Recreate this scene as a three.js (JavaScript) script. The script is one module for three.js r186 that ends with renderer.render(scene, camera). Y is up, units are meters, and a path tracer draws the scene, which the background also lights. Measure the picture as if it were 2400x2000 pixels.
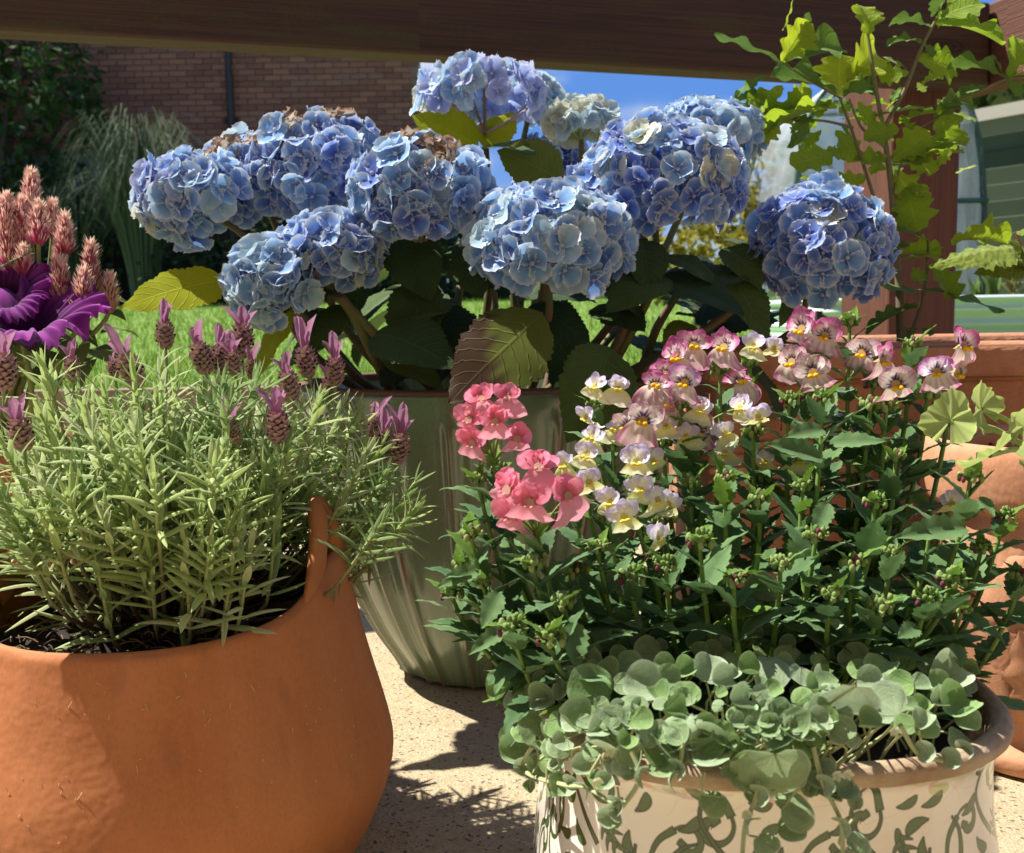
import * as THREE from 'three';
import { mergeGeometries } from 'three/addons/utils/BufferGeometryUtils.js';
import { RoundedBoxGeometry } from 'three/addons/geometries/RoundedBoxGeometry.js';

import { createNoise3D } from 'simplex-noise';

// ---------- camera, sky, sun, exposure ----------
const scene = new THREE.Scene();
const FOC = 2400, CAMH = 0.40;
const camera = new THREE.PerspectiveCamera(2 * Math.atan(1000 / FOC) * 180 / Math.PI, 1024 / 853, 0.05, 200);
camera.position.set(0, CAMH, 0);
camera.rotation.order = 'YXZ';
camera.rotation.set(-6.2 * Math.PI / 180, 0, -1.0 * Math.PI / 180);
camera.focus = 0.74; camera.userData.fStop = 16;
camera.updateMatrixWorld(true);
scene.add(camera);
const SUN_AZ = 19, SUN_EL = 57;            // degrees: behind pure left, above the horizon
const rad = d => d * Math.PI / 180;
const sunDir = new THREE.Vector3(-Math.cos(rad(SUN_EL)) * Math.cos(rad(SUN_AZ)), Math.sin(rad(SUN_EL)), -Math.cos(rad(SUN_EL)) * Math.sin(rad(SUN_AZ)));
const sun = new THREE.DirectionalLight(new THREE.Color(1, 0.94, 0.84), 5.0);
sun.position.copy(sunDir).multiplyScalar(20);
sun.castShadow = true; sun.shadow.radius = 1;
sun.shadow.mapSize.set(4096, 4096);
Object.assign(sun.shadow.camera, { left: -3, right: 3, top: 3, bottom: -3, near: 1, far: 60 });
scene.add(sun, sun.target);
const renderer = new THREE.WebGLRenderer({ antialias: true });
renderer.toneMapping = THREE.LinearToneMapping;
renderer.toneMappingExposure = 1.95;
renderer.shadowMap.enabled = true;

let seedState = 12345;
function seed(s) { seedState = s >>> 0; }
function rnd() { seedState = (seedState + 0x6D2B79F5) >>> 0; let t = seedState; t = Math.imul(t ^ (t >>> 15), t | 1); t ^= t + Math.imul(t ^ (t >>> 7), t | 61); return ((t ^ (t >>> 14)) >>> 0) / 4294967296; }
const rr = (a, b) => a + (b - a) * rnd();
const sgn = () => rr(-1, 1);
const n3 = createNoise3D(rnd);
const fbm = (x, y, z, o = 4) => { let s = 0, a = 0.5, f = 1; for (let i = 0; i < o; i++) { s += a * n3(x * f, y * f, z * f); a *= 0.5; f *= 2.03; } return s; };
const clamp = (x, a = 0, b = 1) => Math.min(b, Math.max(a, x));
const sstep = (a, b, x) => { const t = clamp((x - a) / (b - a)); return t * t * (3 - 2 * t); };
const mix = (a, b, t) => a + (b - a) * t;
const mixc = (a, b, t) => [mix(a[0], b[0], t), mix(a[1], b[1], t), mix(a[2], b[2], t)];
const V = (x, y, z) => new THREE.Vector3(x, y, z);

{ // sky: clear blue air with thin streaky cloud, everywhere alike
  const w = 1024, h = 512, d = new Float32Array(w * h * 4);
  for (let j = 0; j < h; j++) for (let i = 0; i < w; i++) {
    const el = ((j + 0.5) / h - 0.5) * Math.PI, az = ((i + 0.5) / w - 0.5) * 2 * Math.PI;
    const x = Math.cos(el) * Math.cos(az), y = Math.sin(el), z = Math.cos(el) * Math.sin(az);
    const t = clamp(y);
    let c = mixc([0.33, 0.50, 0.80], [0.115, 0.285, 0.72], sstep(0.0, 0.2, t));
    c = mixc(c, [0.045, 0.13, 0.40], sstep(0.15, 1.0, t));
    const p = 1 / (Math.max(y, 0) + 0.16);
    let cl = fbm(x * p * 1.1 + 3.1, z * p * 2.6 + 1.7, 0.4, 6) + 0.35 * fbm(x * p * 5, z * p * 9, 2.2, 4);
    cl = sstep(0.02, 0.62, cl) * sstep(-0.02, 0.08, y);
    c = mixc(c, [0.80, 0.84, 0.90], cl * 0.8);
    if (y < 0) c = mixc(c, [0.30, 0.32, 0.30], sstep(0, 0.06, -y));
    const k = (j * w + i) * 4; d[k] = c[0] * 0.56; d[k + 1] = c[1] * 0.56; d[k + 2] = c[2] * 0.56; d[k + 3] = 1;
  }
  const t = new THREE.DataTexture(d, w, h, THREE.RGBAFormat, THREE.FloatType);
  t.mapping = THREE.EquirectangularReflectionMapping; t.magFilter = t.minFilter = THREE.LinearFilter; t.needsUpdate = true;
  scene.background = t; scene.environment = t; scene.backgroundIntensity = 1; scene.environmentIntensity = 1;
}

// ---------- helpers ----------
// a pixel of the photograph and a distance along the view axis give a point in the garden
function at(px, py, depth) { return V((px - 1200) / FOC * depth, -(py - 1000) / FOC * depth, -depth).applyMatrix4(camera.matrixWorld); }
function onGround(px, py, y = 0) { const a = camera.position, b = at(px, py, 1).sub(a); return a.clone().addScaledVector(b, (y - a.y) / b.y); }
const toCam = p => camera.position.clone().sub(p).normalize();
const lin = h => { const c = new THREE.Color(h); return [c.r, c.g, c.b]; };
const used = {};
function numbered(n) { if (!(n in used)) { used[n] = 0; return n; } used[n]++; return n + '_' + String(used[n]).padStart(3, '0'); }
function fin(o) { o.castShadow = true; o.receiveShadow = true; return o; }
function thing(name, label, category, group) { const o = new THREE.Group(); o.name = numbered(name); o.userData = { label, category }; if (group) o.userData.group = group; scene.add(o); return o; }
function part(name, geo, mat, parent, kind) { const m = fin(new THREE.Mesh(geo, mat)); m.name = name; if (kind) m.userData.kind = kind; if (parent) parent.add(m); return m; }
function structure(name, geo, mat, label) { const m = part(numbered(name), geo, mat, scene, 'structure'); m.userData.label = label; m.userData.category = name.replace(/_/g, ' '); return m; }
function std(color, o = {}) { return new THREE.MeshStandardMaterial({ color: new THREE.Color(...(typeof color === 'string' ? lin(color) : color)), roughness: 0.85, side: THREE.DoubleSide, ...o }); }
function phys(color, o = {}) { return new THREE.MeshPhysicalMaterial({ color: new THREE.Color(...(typeof color === 'string' ? lin(color) : color)), roughness: 0.6, side: THREE.DoubleSide, ...o }); }
// leaf and petal tissue: light passes scattered
const tissue = (color, T, o = {}) => phys(color, { roughness: 0.97, transmission: T, thickness: 0, vertexColors: true, specularIntensity: 0.35, ...o });
function sheet(nu, nv, f, col) {
  const P = [], U = [], C = [], I = [];
  for (let j = 0; j <= nv; j++) for (let i = 0; i <= nu; i++) {
    const u = i / nu, v = j / nv, p = f(u, v); P.push(p[0], p[1], p[2]); U.push(u, v);
    const c = col ? col(u, v, p) : [1, 1, 1]; C.push(c[0], c[1], c[2]);
  }
  for (let j = 0; j < nv; j++) for (let i = 0; i < nu; i++) { const a = j * (nu + 1) + i, b = a + 1, c = a + nu + 1, d = c + 1; I.push(a, b, d, a, d, c); }
  const g = new THREE.BufferGeometry();
  g.setAttribute('position', new THREE.Float32BufferAttribute(P, 3)); g.setAttribute('uv', new THREE.Float32BufferAttribute(U, 2)); g.setAttribute('color', new THREE.Float32BufferAttribute(C, 3));
  g.setIndex(I); g.computeVertexNormals(); return g;
}
function seamless(g, nu, nv) { // average the normals where a wrapped sheet meets itself
  const n = g.attributes.normal;
  for (let j = 0; j <= nv; j++) { const a = j * (nu + 1), b = a + nu; const x = n.getX(a) + n.getX(b), y = n.getY(a) + n.getY(b), z = n.getZ(a) + n.getZ(b), l = Math.hypot(x, y, z) || 1; n.setXYZ(a, x / l, y / l, z / l); n.setXYZ(b, x / l, y / l, z / l); }
  return g;
}
function tint(g, c) { const n = g.attributes.position.count, a = new Float32Array(n * 3); for (let i = 0; i < n; i++) { const k = typeof c === 'function' ? c(g.attributes.position.getX(i), g.attributes.position.getY(i), g.attributes.position.getZ(i)) : c; a.set(k, i * 3); } g.setAttribute('color', new THREE.BufferAttribute(a, 3)); return g; }
function mergeAll(list) { return mergeGeometries(list.map(g => { const k = g.index ? g : (g.setIndex([...Array(g.attributes.position.count).keys()]), g); for (const n of Object.keys(k.attributes)) if (!['position', 'normal', 'uv', 'color'].includes(n)) k.deleteAttribute(n); if (!k.attributes.color) tint(k, [1, 1, 1]); if (!k.attributes.uv) k.setAttribute('uv', new THREE.Float32BufferAttribute(new Float32Array(k.attributes.position.count * 2), 2)); return k; })); }
function frame(pos, dir, up, s = 1) { // z along dir, y towards up
  const z = dir.clone().normalize(); let x = up.clone().cross(z); if (x.lengthSq() < 1e-6) x = V(1, 0.01, 0).cross(z); x.normalize(); const y = z.clone().cross(x);
  const m = new THREE.Matrix4().makeBasis(x, y, z); m.scale(typeof s === 'number' ? V(s, s, s) : s); m.setPosition(pos); return m;
}
function put(o, m) { m.decompose(o.position, o.quaternion, o.scale); return o; }
function tube(pts, r0, r1, seg = 6, steps = 0, col) {
  const curve = new THREE.CatmullRomCurve3(pts); const n = steps || Math.max(3, pts.length * 3); const fr = curve.computeFrenetFrames(n, false);
  return sheet(seg, n, (u, v) => { const k = Math.round(v * n), p = curve.getPoint(v), r = typeof r0 === 'function' ? r0(v) : mix(r0, r1, v), a = u * 2 * Math.PI; const q = p.clone().addScaledVector(fr.normals[k], Math.cos(a) * r).addScaledVector(fr.binormals[k], Math.sin(a) * r); return [q.x, q.y, q.z]; }, col ? (u, v) => col(v, u) : null);
}
// a blade along +z, its face towards +y: prof(t) half-width, o.bend droop in radians, o.fold rise of the edges, o.edge(t) teeth
function blade(o) {
  const { L = 1, prof, nL = 10, nW = 4, bend = 0, bend0 = 0, fold = 0, cup = 0, wave = 0, wk = 3, twist = 0, teeth = 0, tk = 18, ph = 0, col } = o;
  const mid = []; let y = 0, z = 0; const N = 64;
  for (let i = 0; i <= N; i++) { mid.push([y, z]); const a = bend0 - bend * (i / N); y += Math.sin(a) * L / N; z += Math.cos(a) * L / N; }
  return sheet(nW * 2, nL, (u, v) => {
    const k = mid[Math.round(v * N)], s = (u - 0.5) * 2; let w = prof(v) * L;
    if (teeth) w *= 1 + teeth * (((v * tk + (s > 0 ? 0.3 : 0)) % 1) - 0.5) * Math.abs(s);
    let X = s * w, Y = fold * Math.abs(s) * w + cup * s * s * w + wave * L * Math.sin(v * wk * 6.283 + ph + (s > 0 ? 1.3 : 0)) * Math.abs(s) * Math.abs(s);
    const tw = twist * v, x2 = X * Math.cos(tw) - Y * Math.sin(tw), y2 = X * Math.sin(tw) + Y * Math.cos(tw);
    const a = bend0 - bend * v;
    return [x2, k[0] + y2 * Math.cos(a), k[1] - y2 * Math.sin(a)];
  }, col ? (u, v) => col(v, (u - 0.5) * 2) : null);
}
function tex(w, h, f, srgb = true) {
  const d = new Uint8Array(w * h * 4), e = x => { x = clamp(x); return 255 * (srgb ? (x <= 0.0031308 ? 12.92 * x : 1.055 * Math.pow(x, 1 / 2.4) - 0.055) : x); };
  for (let j = 0; j < h; j++) for (let i = 0; i < w; i++) { const c = f((i + 0.5) / w, (j + 0.5) / h), k = (j * w + i) * 4; if (typeof c === 'number') d[k] = d[k + 1] = d[k + 2] = e(c); else { d[k] = e(c[0]); d[k + 1] = e(c[1]); d[k + 2] = e(c[2]); } d[k + 3] = 255; }
  const t = new THREE.DataTexture(d, w, h); t.magFilter = THREE.LinearFilter; t.minFilter = THREE.LinearMipmapLinearFilter; t.generateMipmaps = true; t.wrapS = t.wrapT = THREE.RepeatWrapping; if (srgb) t.colorSpace = THREE.SRGBColorSpace; t.needsUpdate = true; return t;
}
// noise that repeats over the unit square
const tile = (u, v, f, o = 3, z = 0) => { const a = u * 6.2832, b = v * 6.2832; return fbm(Math.cos(a) * f + z, Math.sin(a) * f + Math.cos(b) * f * 1.31, Math.sin(b) * f + z * 0.7, o); };
const canvasTex = (w, h, draw) => { const c = document.createElement('canvas'); c.width = w; c.height = h; draw(c.getContext('2d'), w, h); const t = new THREE.CanvasTexture(c); t.colorSpace = THREE.SRGBColorSpace; t.wrapS = t.wrapT = THREE.RepeatWrapping; t.anisotropy = 8; return t; };

// ---------- the setting: patio, lawn ----------
const GREEN_POT = V(-0.033, 0, -1.16), BASKET = V(-0.252, 0, -0.72), SCROLL = V(0.141, 0, -0.595), RELIEF = V(0.475, 0, -0.90);
const lawnY = d => 0.28 + (d - 3) * 0.0357;
{
  const sandT = tex(1024, 1024, (u, v) => {
    const big = tile(u, v, 1.2, 4), mid = tile(u, v, 9, 3, 4), fine = n3(u * 150, v * 150, 1), f2 = n3(u * 330, v * 330, 7), peb = n3(u * 70, v * 70, 3);
    let c = mixc([0.345, 0.275, 0.165], [0.43, 0.355, 0.23], clamp(0.5 + big * 0.6 + mid * 0.5));
    if (fine > 0.35) c = mixc(c, [0.23, 0.16, 0.08], sstep(0.35, 0.8, fine) * 0.7);
    if (f2 > 0.45) c = mixc(c, [0.72, 0.64, 0.48], sstep(0.45, 0.8, f2) * 0.7);
    if (peb > 0.6) c = mixc(c, [0.09, 0.08, 0.07], sstep(0.6, 0.74, peb) * 0.85);
    const blot = tile(u, v, 3.1, 4, 9); return mixc(c, [0.30, 0.23, 0.14], sstep(0.12, 0.5, blot) * 0.35);
  });
  const sandB = tex(1024, 1024, (u, v) => 0.5 + 0.25 * n3(u * 150, v * 150, 1) + 0.18 * n3(u * 330, v * 330, 7) + 0.12 * n3(u * 70, v * 70, 3), false);
  const g = new THREE.BoxGeometry(9, 0.2, 3.9); g.translate(0.2, -0.1, -0.4);
  const p = g.attributes.position, u = g.attributes.uv; for (let i = 0; i < p.count; i++) u.setXY(i, p.getX(i) / 0.55 + p.getY(i), p.getZ(i) / 0.55);
  structure('patio', g, std([1, 1, 1], { map: sandT, bumpMap: sandB, bumpScale: 0.0012, roughness: 0.92 }), 'sandy speckled stone patio under the flower pots');

  const grassT = tex(512, 512, (u, v) => { const a = tile(u, v, 2, 4), b = tile(u, v, 18, 3, 5); return mixc([0.10, 0.19, 0.025], [0.20, 0.31, 0.05], clamp(0.5 + a * 0.7 + b * 0.7)); });
  const L = sheet(40, 60, (a, b) => { const x = mix(-40, 40, a), d = 2.36 + (60 - 2.36) * b * b; return [x, lawnY(Math.min(d, 16)) - 0.03 + 0.012 * fbm(x * 0.7, d * 0.7, 3), -d]; });
  const lp = L.attributes.position, lu = L.attributes.uv; for (let i = 0; i < lp.count; i++) lu.setXY(i, lp.getX(i) / 1.7, lp.getZ(i) / 1.7);
  structure('lawn', L, std([1, 1, 1], { map: grassT, roughness: 0.95 }), 'mown green lawn rising gently behind the pots');
  structure('lawn_edging', new THREE.BoxGeometry(5.4, 0.4, 0.06).translate(0.2, 0.045, -2.385), std('#8a7a66', { roughness: 0.9 }), 'low stone edging between the patio and the lawn');
  // grass blades, uncountable
  seed(77);
  const bl = blade({ L: 1, prof: t => 0.05 * (1 - t * 0.9), nL: 3, nW: 1, bend: 0.7 });
  const N = 60000, im = fin(new THREE.InstancedMesh(bl, tissue([0.17, 0.30, 0.04], 0.35), N)); const c = new THREE.Color();
  for (let i = 0; i < N; i++) {
    const d = 2.44 + 9.2 * Math.pow(rnd(), 1.7), x = rr(-0.62, 0.60) * (d + 0.5), h = rr(0.02, 0.045) * (1 + 0.3 * d / 5);
    const m = frame(V(x, lawnY(d) - 0.035, -d), V(sgn() * 0.45, 1, sgn() * 0.45), V(sgn(), 0, sgn()), h); im.setMatrixAt(i, m);
    const k = rr(0.75, 1.25); c.setRGB(k * rr(0.85, 1.25), k, k * rr(0.6, 1.2)); im.setColorAt(i, c);
  }
  im.name = 'grass'; im.userData = { kind: 'stuff', label: 'short green grass blades of the sunlit lawn', category: 'grass' }; scene.add(im);
}

// ---------- timber railing ----------
const woodT = (u0, base, dark, green) => tex(1024, 256, (u, v) => {
  const g = fbm(u * 3 + u0, v * 46, 2.2, 4), g2 = n3(u * 9 + u0, v * 150, 5), b = fbm(u * 2.2 + u0, v * 3, 8.1, 3), al = fbm(u * 4.2 + 5 + u0, v * 2.6, 1.1, 5) + 0.5 * n3(u * 160, v * 60, 4) * 0.5;
  let c = mixc(base, dark, clamp(0.45 + g * 0.9 + g2 * 0.25 + b * 0.4)); c = mixc(c, green, sstep(0.12, 0.5, al) * 0.7);
  const kx = (u - 0.62) * 9, ky = (v - 0.45) * 3.2, kr = Math.hypot(kx, ky); if (kr < 0.32) c = mixc(c, [0.018, 0.008, 0.005], 0.55 + 0.45 * Math.sin(kr * 60)); return c;
});
const woodB = tex(1024, 256, (u, v) => 0.5 + 0.5 * fbm(u * 3, v * 46, 2.2, 4) + 0.2 * n3(u * 9, v * 150, 5), false);
{
  const rail = thing('timber_railing', 'dark brown stained timber railing with a thick top rail and corner post', 'railing');
  const T = rad(17), D = V(Math.cos(T), 0, -Math.sin(T)), Nn = V(Math.sin(T), 0, Math.cos(T));
  const wood = std([1, 1, 1], { map: woodT(0, [0.074, 0.037, 0.022], [0.036, 0.018, 0.011], [0.060, 0.050, 0.016]), bumpMap: woodB, bumpScale: 0.0012, roughness: 0.72 });
  const wood2 = std([1, 1, 1], { map: woodT(3.7, [0.135, 0.046, 0.022], [0.075, 0.026, 0.013], [0.115, 0.048, 0.020]), bumpMap: woodB, bumpScale: 0.0012, roughness: 0.72 });
  const C0 = at(2095, 212, 1.95), w = 0.158;                       // front left edge of the post where it meets the rail
  const along = (g, x) => { const m = new THREE.Matrix4().makeBasis(D, V(0, 1, 0), Nn); m.setPosition(x); g.applyMatrix4(m); return g; };
  const board = (len, h, t, r = 0.006) => { const g = new RoundedBoxGeometry(len, h, t, 2, r), p = g.attributes.position, n = g.attributes.normal, u = g.attributes.uv; for (let i = 0; i < p.count; i++) { const ny = Math.abs(n.getY(i)), nz = Math.abs(n.getZ(i)), nx = Math.abs(n.getX(i)); u.setXY(i, p.getX(i) / 1.6 + 0.31, nx > 0.7 ? p.getY(i) / h + 0.5 : ny > nz ? p.getZ(i) / t + 0.5 : p.getY(i) / h + 0.5); } return g; };
  const upright = (h, t, l) => { const g = board(l, h, t); g.rotateZ(Math.PI / 2); return g; };
  const py = C0.y;
  const c = C0.clone().addScaledVector(D, w / 2).addScaledVector(Nn, -w / 2);
  part('post', along(upright(w, w, py + 0.18 + 0.02), V(c.x, (py + 0.18 - 0.02) / 2 + 0.0, c.z)), wood2, rail);
  const capG = new THREE.ConeGeometry(0.135, 0.06, 4, 1); capG.rotateY(Math.PI / 4); part('post_cap', along(mergeAll([capG.translate(0, 0.04, 0), new THREE.BoxGeometry(0.19, 0.03, 0.19)]), V(c.x, py + 0.188, c.z)), std('#17110e', { roughness: 0.5 }), rail);
  const bh = 0.155, rEnd = C0.clone().addScaledVector(D, w + 0.005).addScaledVector(Nn, 0.034); const len = 4.4;
  part('top_rail', along(board(len, bh, 0.06), V(rEnd.x, py + bh / 2, rEnd.z).addScaledVector(D, -len / 2)), wood, rail);
  // the rail that comes forward at the corner
  const sideG = board(1.5, 0.155, 0.06); const m2 = new THREE.Matrix4().makeBasis(Nn, V(0, 1, 0), D.clone().negate()); const s0 = C0.clone().addScaledVector(D, w + 0.042).addScaledVector(Nn, 0.75 - w);
  m2.setPosition(V(s0.x, py + bh / 2 + 0.004, s0.z)); sideG.applyMatrix4(m2); part('side_rail', sideG, wood2, rail);
  // far post of the railing, outside the picture
  const f = rEnd.clone().addScaledVector(D, -len + 0.2).addScaledVector(Nn, -0.114); part('post', along(upright(w, w, py + 0.14), V(f.x, (py + 0.14) / 2, f.z)), wood2, rail);
}

// ---------- the brick house behind ----------
{
  const d = 13.8, right = at(988, 200, d).x, yb = at(600, 365, d).y, top = 7.2;
  const house = thing('brick_house', 'red brick house side with dark downpipe beyond the lawn', 'house');
  const W = 12, x0 = right - W, pitch = 0.075, bl = 0.225;
  part('mortar_wall', new THREE.BoxGeometry(W, top - yb, 0.3).translate(x0 + W / 2, (top + yb) / 2, -d - 0.162), std([0.26, 0.20, 0.165]), house);
  part('base_wall', new THREE.BoxGeometry(W + 0.02, yb + 0.2, 0.34).translate(x0 + W / 2 + 0.01, yb / 2 - 0.1, -d - 0.15), std([0.30, 0.29, 0.25]), house);
  part('roof', new THREE.BoxGeometry(W + 0.5, 0.25, 1.2).translate(x0 + W / 2, top + 0.1, -d - 0.3), std([0.08, 0.06, 0.055]), house);
  part('downpipe', new THREE.CylinderGeometry(0.045, 0.045, top - 2, 10).translate(at(560, 200, d).x, top / 2 + 1, -d + 0.07), std([0.035, 0.025, 0.025], { roughness: 0.5 }), house);
  for (const y of [3.0, 4.6]) part('pipe_clip', new THREE.BoxGeometry(0.16, 0.05, 0.1).translate(at(560, 200, d).x, y, -d + 0.04), std([0.03, 0.022, 0.022]), house);
  seed(5);
  const box = new THREE.BoxGeometry(0.213, 0.064, 0.02), mats = [[0.33, 0.135, 0.085], [0.29, 0.115, 0.072], [0.36, 0.155, 0.095], [0.255, 0.10, 0.068], [0.31, 0.14, 0.10]].map(c => std(c, { roughness: 0.9 })), rest = [];
  const cells = [];
  for (let r = 0; r * pitch + yb < 5.2; r++) for (let k = 0; k < 30; k++) { const x = right - 0.107 - k * bl - (r % 2 ? bl / 2 : 0), y = yb + 0.038 + r * pitch; cells.push([x, y, k, r]); }
  let n = 0;
  for (const [x, y, k, r] of cells) { const seen = r < 22 && k > 2 && k < 17; const dz = rr(0, 0.004), g = (rnd() * 5) | 0; if (seen && n < 300) { n++; const b = part('brick', box, mats[g], house); b.position.set(x + sgn() * 0.003, y, -d + dz); } else rest.push(tint(box.clone().translate(x, y, -d + dz), mats[g].color.toArray())); }
  part('brick_courses', mergeAll(rest), std([1, 1, 1], { vertexColors: true, roughness: 0.9 }), house, 'stuff');
}

// ---------- the photographer's own house wall behind the camera: it shades the front of things and throws back warm light ----------
{
  const h = thing('garden_house_wall', 'warm buff brick house wall standing at the near edge of the patio', 'house wall');
  part('wall', new THREE.BoxGeometry(9, 5.4, 0.3).translate(0.4, 2.7, 1.35), std([0.29, 0.20, 0.145], { roughness: 0.9 }), h);
  part('plinth', new THREE.BoxGeometry(9.02, 0.3, 0.06).translate(0.4, 0.15, 1.17), std([0.30, 0.24, 0.18]), h);
}

// ---------- trees, shrubs, pampas grass, fence, shed, tunnel, raised bed behind ----------
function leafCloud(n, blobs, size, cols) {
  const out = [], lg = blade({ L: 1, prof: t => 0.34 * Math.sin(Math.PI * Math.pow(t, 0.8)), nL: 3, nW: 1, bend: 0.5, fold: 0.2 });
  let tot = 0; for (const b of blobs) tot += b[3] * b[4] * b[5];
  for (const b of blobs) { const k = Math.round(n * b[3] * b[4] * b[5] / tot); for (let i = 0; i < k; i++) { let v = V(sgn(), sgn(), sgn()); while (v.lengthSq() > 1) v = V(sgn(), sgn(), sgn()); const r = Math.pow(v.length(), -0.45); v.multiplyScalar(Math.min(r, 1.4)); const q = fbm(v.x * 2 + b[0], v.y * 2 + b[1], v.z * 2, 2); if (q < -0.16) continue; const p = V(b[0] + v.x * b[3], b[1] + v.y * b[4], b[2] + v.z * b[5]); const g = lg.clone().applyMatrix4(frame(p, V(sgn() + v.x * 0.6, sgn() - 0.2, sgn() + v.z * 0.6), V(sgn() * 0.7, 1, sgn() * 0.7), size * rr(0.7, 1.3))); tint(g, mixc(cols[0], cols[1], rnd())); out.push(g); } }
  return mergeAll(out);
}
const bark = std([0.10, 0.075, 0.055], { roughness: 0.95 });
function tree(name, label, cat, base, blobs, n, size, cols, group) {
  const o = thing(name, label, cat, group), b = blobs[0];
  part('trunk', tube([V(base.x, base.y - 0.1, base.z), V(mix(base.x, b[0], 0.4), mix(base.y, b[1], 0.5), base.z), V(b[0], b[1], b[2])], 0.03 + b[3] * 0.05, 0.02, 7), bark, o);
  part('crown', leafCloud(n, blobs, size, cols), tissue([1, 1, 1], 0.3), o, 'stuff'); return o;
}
{
  seed(31);
  const B = (px, py, d, rx, ry, rz) => { const p = at(px, py, d); return [p.x, p.y, p.z, rx, ry, rz]; };
  const gx = (px, d) => { const p = at(px, 700, d); return V(p.x, lawnY(d) - 0.05, -d); };
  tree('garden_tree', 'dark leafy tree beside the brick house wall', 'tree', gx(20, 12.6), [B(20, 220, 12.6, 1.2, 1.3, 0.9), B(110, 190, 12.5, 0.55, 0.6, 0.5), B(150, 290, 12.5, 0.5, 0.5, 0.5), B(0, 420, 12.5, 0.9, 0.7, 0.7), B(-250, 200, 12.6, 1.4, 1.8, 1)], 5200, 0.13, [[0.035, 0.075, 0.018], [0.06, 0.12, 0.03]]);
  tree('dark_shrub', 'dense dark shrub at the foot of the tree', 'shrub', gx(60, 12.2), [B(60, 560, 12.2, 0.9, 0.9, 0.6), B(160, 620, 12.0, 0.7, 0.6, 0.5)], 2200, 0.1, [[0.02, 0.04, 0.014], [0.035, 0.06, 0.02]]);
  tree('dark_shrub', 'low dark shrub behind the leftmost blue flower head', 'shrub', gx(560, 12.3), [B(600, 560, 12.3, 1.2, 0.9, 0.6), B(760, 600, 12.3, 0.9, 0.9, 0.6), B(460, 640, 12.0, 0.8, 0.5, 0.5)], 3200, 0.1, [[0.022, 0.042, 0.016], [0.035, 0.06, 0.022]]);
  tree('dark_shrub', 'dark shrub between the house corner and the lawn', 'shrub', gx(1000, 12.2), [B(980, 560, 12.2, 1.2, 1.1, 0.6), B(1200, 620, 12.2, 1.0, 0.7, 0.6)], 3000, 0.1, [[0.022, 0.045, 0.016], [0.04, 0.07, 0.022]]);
  // pampas grass: arching blades and feathery plumes
  for (const [px, d, n, h] of [[345, 12.0, 520, 2.35], [200, 12.2, 260, 1.6]]) {
    const o = thing('ornamental_grass', h > 2 ? 'tall arching ornamental grass clump against the house base' : 'smaller arching grass clump next to the dark tree', 'grass clump'), b = gx(px, d), L = [];
    for (let i = 0; i < n; i++) { const a = rnd() * 6.283, s = rr(0.25, 1.0), hh = h * rr(0.6, 1.0); const q = V(Math.cos(a), 0, Math.sin(a)); L.push(tint(tube([b.clone().addScaledVector(q, 0.12), b.clone().addScaledVector(q, 0.3 * s).add(V(0, hh * 0.6, 0)), b.clone().addScaledVector(q, 0.62 * s).add(V(0, hh * 0.95, 0)), b.clone().addScaledVector(q, 1.0 * s).add(V(0, hh * rr(0.55, 0.9), 0))], 0.008, 0.002, 3, 6), mixc([0.05, 0.085, 0.04], [0.11, 0.14, 0.08], rnd()))); }
    part('blades', mergeAll(L), std([1, 1, 1], { vertexColors: true }), o, 'stuff');
    for (let k = 0; k < 0; k++) { const a = rnd() * 6.28, t = b.clone().add(V(Math.cos(a) * 0.35, h * rr(0.8, 0.98), Math.sin(a) * 0.35)); part('plume', tube([t.clone().add(V(0, -0.55, 0)), t, t.clone().add(V(Math.cos(a) * 0.12, 0.3, 0)), t.clone().add(V(Math.cos(a) * 0.22, 0.42, 0))], v => 0.004 + 0.014 * Math.sin(v * 3.1), 0, 6, 10), std([0.16, 0.17, 0.13]), o); }
  }
  // fence of dark boards in front of the house base
  const fe = thing('board_fence', 'weathered dark board fence below the house', 'fence'), fm = [std([0.045, 0.04, 0.034]), std([0.06, 0.052, 0.045])], fb = new THREE.BoxGeometry(0.14, 1.5, 0.02);
  for (let k = 0; k < 60; k++) { const x = -7 + k * 0.15; const m = part('board', fb, fm[k % 2], fe); m.position.set(x, 1.22 + (k % 3) * 0.004, -13.0 + (k % 2) * 0.012); }
  for (let k = 0; k < 6; k++) part('fence_post', new THREE.BoxGeometry(0.09, 1.8, 0.09).translate(-6.9 + k * 1.75, 1.3, -12.93), std([0.09, 0.085, 0.075]), fe);

  // right side: yellow-green shrubs, plastic tunnel, shed, raised bed
  const ye = [[0.20, 0.20, 0.03], [0.34, 0.29, 0.05]];
  tree('yellow_shrub', 'yellow leaved shrub beside the plastic tunnel', 'shrub', gx(1745, 5.4), [B(1760, 470, 5.4, 0.28, 0.34, 0.25), B(1700, 560, 5.4, 0.25, 0.3, 0.25), B(1800, 540, 5.5, 0.2, 0.35, 0.2)], 1500, 0.06, ye);
  tree('yellow_shrub', 'low yellow green shrub glimpsed under the blue flowers', 'shrub', gx(1640, 5.0), [B(1640, 610, 5.0, 0.3, 0.22, 0.22), B(1560, 640, 5.0, 0.2, 0.14, 0.2)], 1000, 0.055, ye);
  // polytunnel
  const tu = thing('plastic_tunnel', 'clear plastic garden tunnel with green tube frame', 'greenhouse');
  const tz0 = -4.6, tz1 = -7.5, tx0 = at(1835, 500, 4.7).x, tx1 = at(2268, 500, 4.7).x, cx = (tx0 + tx1) / 2, hw = (tx1 - tx0) / 2, ty = at(2000, 195, 4.7).y, by = 0.3;
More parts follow.
